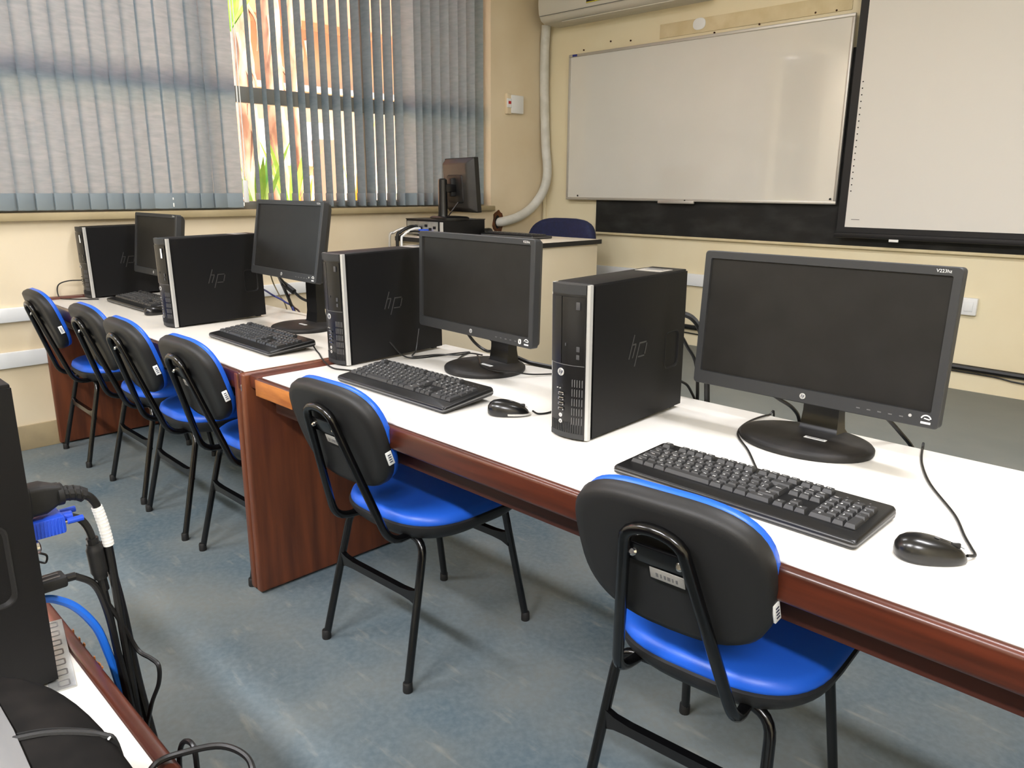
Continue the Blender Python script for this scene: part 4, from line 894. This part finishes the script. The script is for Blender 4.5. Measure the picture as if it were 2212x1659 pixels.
for k in range(9): b.box((.0182, .003+k*.0034, -.002), (.0008, .0016, .018))
b.build('grip_ribs', 'vgablue', vg)
MB().tube([(0, .032, 0), (0, .044, -.001)], .0062, 12, 1).build('collar', 'vgablue', vg)
for s in (-1, 1):
    MB().tube([(s*.0135, .036, -.001*s), (s*.0135, .052, -.001*s)], .0034, 10, 1).build('thumbscrew', 'vgablue', vg)
    MB().tube([(s*.0135, .032, -.001*s), (s*.0135, .037, -.001*s)], .0022, 8, 1).build('screw_shaft', 'chrome', vg)
MB().tube([(0, .042, -.001), (.0, .052, -.008), (.001, .0585, -.022), (.002, .0615, -.042), (.003, .0635, -.08), (.006, .067, -.14), (.01, .073, -.28), (.02, .08, -.6), (.02, .085, -.845)], .0042, 10).build('cord', 'cable', vg)
MB().tube([(.002, .0612, -.040), (.0025, .0625, -.06), (.003, .064, -.084)], lambda q: .0092 if .12 < q < .88 else .0075, 12, 6).build('ferrite_core', 'rubber', vg)
MB().tube([(.002, .0607, -.033), (.002, .0612, -.042)], .0066, 10, 1).build('ferrite_collar', 'cable', vg)
MB().tube([(.003, .064, -.082), (.004, .0655, -.10)], .0056, 10, 1).build('ferrite_tail', 'cable', vg)
lk = thing('cable_lock', 'small silver knob with a black loop on the back of the foreground tower', 'knob', (xk+.012, .172, .868))
MB().loft(circ(18, .0075), [(.9, 0), (1, .001), (1, .006), (.7, .0075)], YUP).build('knob', 'chrome', lk); MB().tube([(0, .004, -.006), (0, .012, -.012), (0, .010, -.020), (0, .003, -.016)], .0012, 6).build('loop', 'cable', lk)
us = thing('serial_cable', 'thin black cable with a flat black plug below the blue video plug', 'cable', (xk, .173, .818))
MB().box((0, .014, 0), (.024, .028, .013), .003).build('plug', 'rubber', us)
for z_ in (.0068,): MB().box((.006, .012, z_), (.002, .02, .0006)).build('plug_ridge', 'greyprint', us); MB().box((-.003, .012, z_), (.002, .02, .0006)).build('plug_ridge', 'greyprint', us)
MB().tube([(0, .027, -.001), (0, .038, -.0015)], .0046, 10, 1).build('strain_relief', 'cable', us)
MB().tube([(0, .037, -.0015), (.0, .05, -.012), (.002, .064, -.04), (.006, .080, -.085), (.013, .089, -.115), (.030, .097, -.122), (.042, .1005, -.128), (.043, .098, -.15), (.034, .088, -.185), (.022, .082, -.25), (.02, .08, -.45)], .0026, 8).build('cord', 'cable', us)
cablething('cable', 'second black cable sagging from the flat black plug into the cable bundle', [(xk, .21, .817), (xk+.001, .228, .80), (xk+.003, .236, .77), (xk+.005, .241, .72), (xk+.012, .249, .6), (xk+.02, .255, .3), (xk+.02, .26, .05)], .0038)
cablething('network_cable', 'bright blue network cable arching over the foreground desk edge', [(xk, .174, .802), (xk, .188, .796), (xk, .207, .778), (xk, .2245, .745), (xk, .2325, .71), (xk, .2385, .672), (xk+.004, .244, .60), (xk+.01, .25, .3)], .0046, 'netblue')
cablething('mouse_cable', 'black cable crossing the foreground desk edge in a wide loop', [(-.555, .10, T+.004), (-.605, .14, T+.004), (-.63, .171, T+.004), (-.659, .196, T+.005), (-.651, .223, T+.008), (-.635, .250, T+.008), (-.609, .262, T+.004), (-.588, .258, T-.006), (-.572, .25, T-.04), (-.57, .25, T-.2), (-.57, .25, .3)], .0031)
cablething('mouse_cable', 'small black cable loop standing above the foreground desk edge', [(-.725, .238, T-.16), (-.727, .24, T-.07), (-.722, .242, T-.04), (-.704, .242, T-.022), (-.686, .242, T-.018), (-.680, .241, T-.036), (-.680, .24, T-.08), (-.68, .24, T-.3)], .0028)
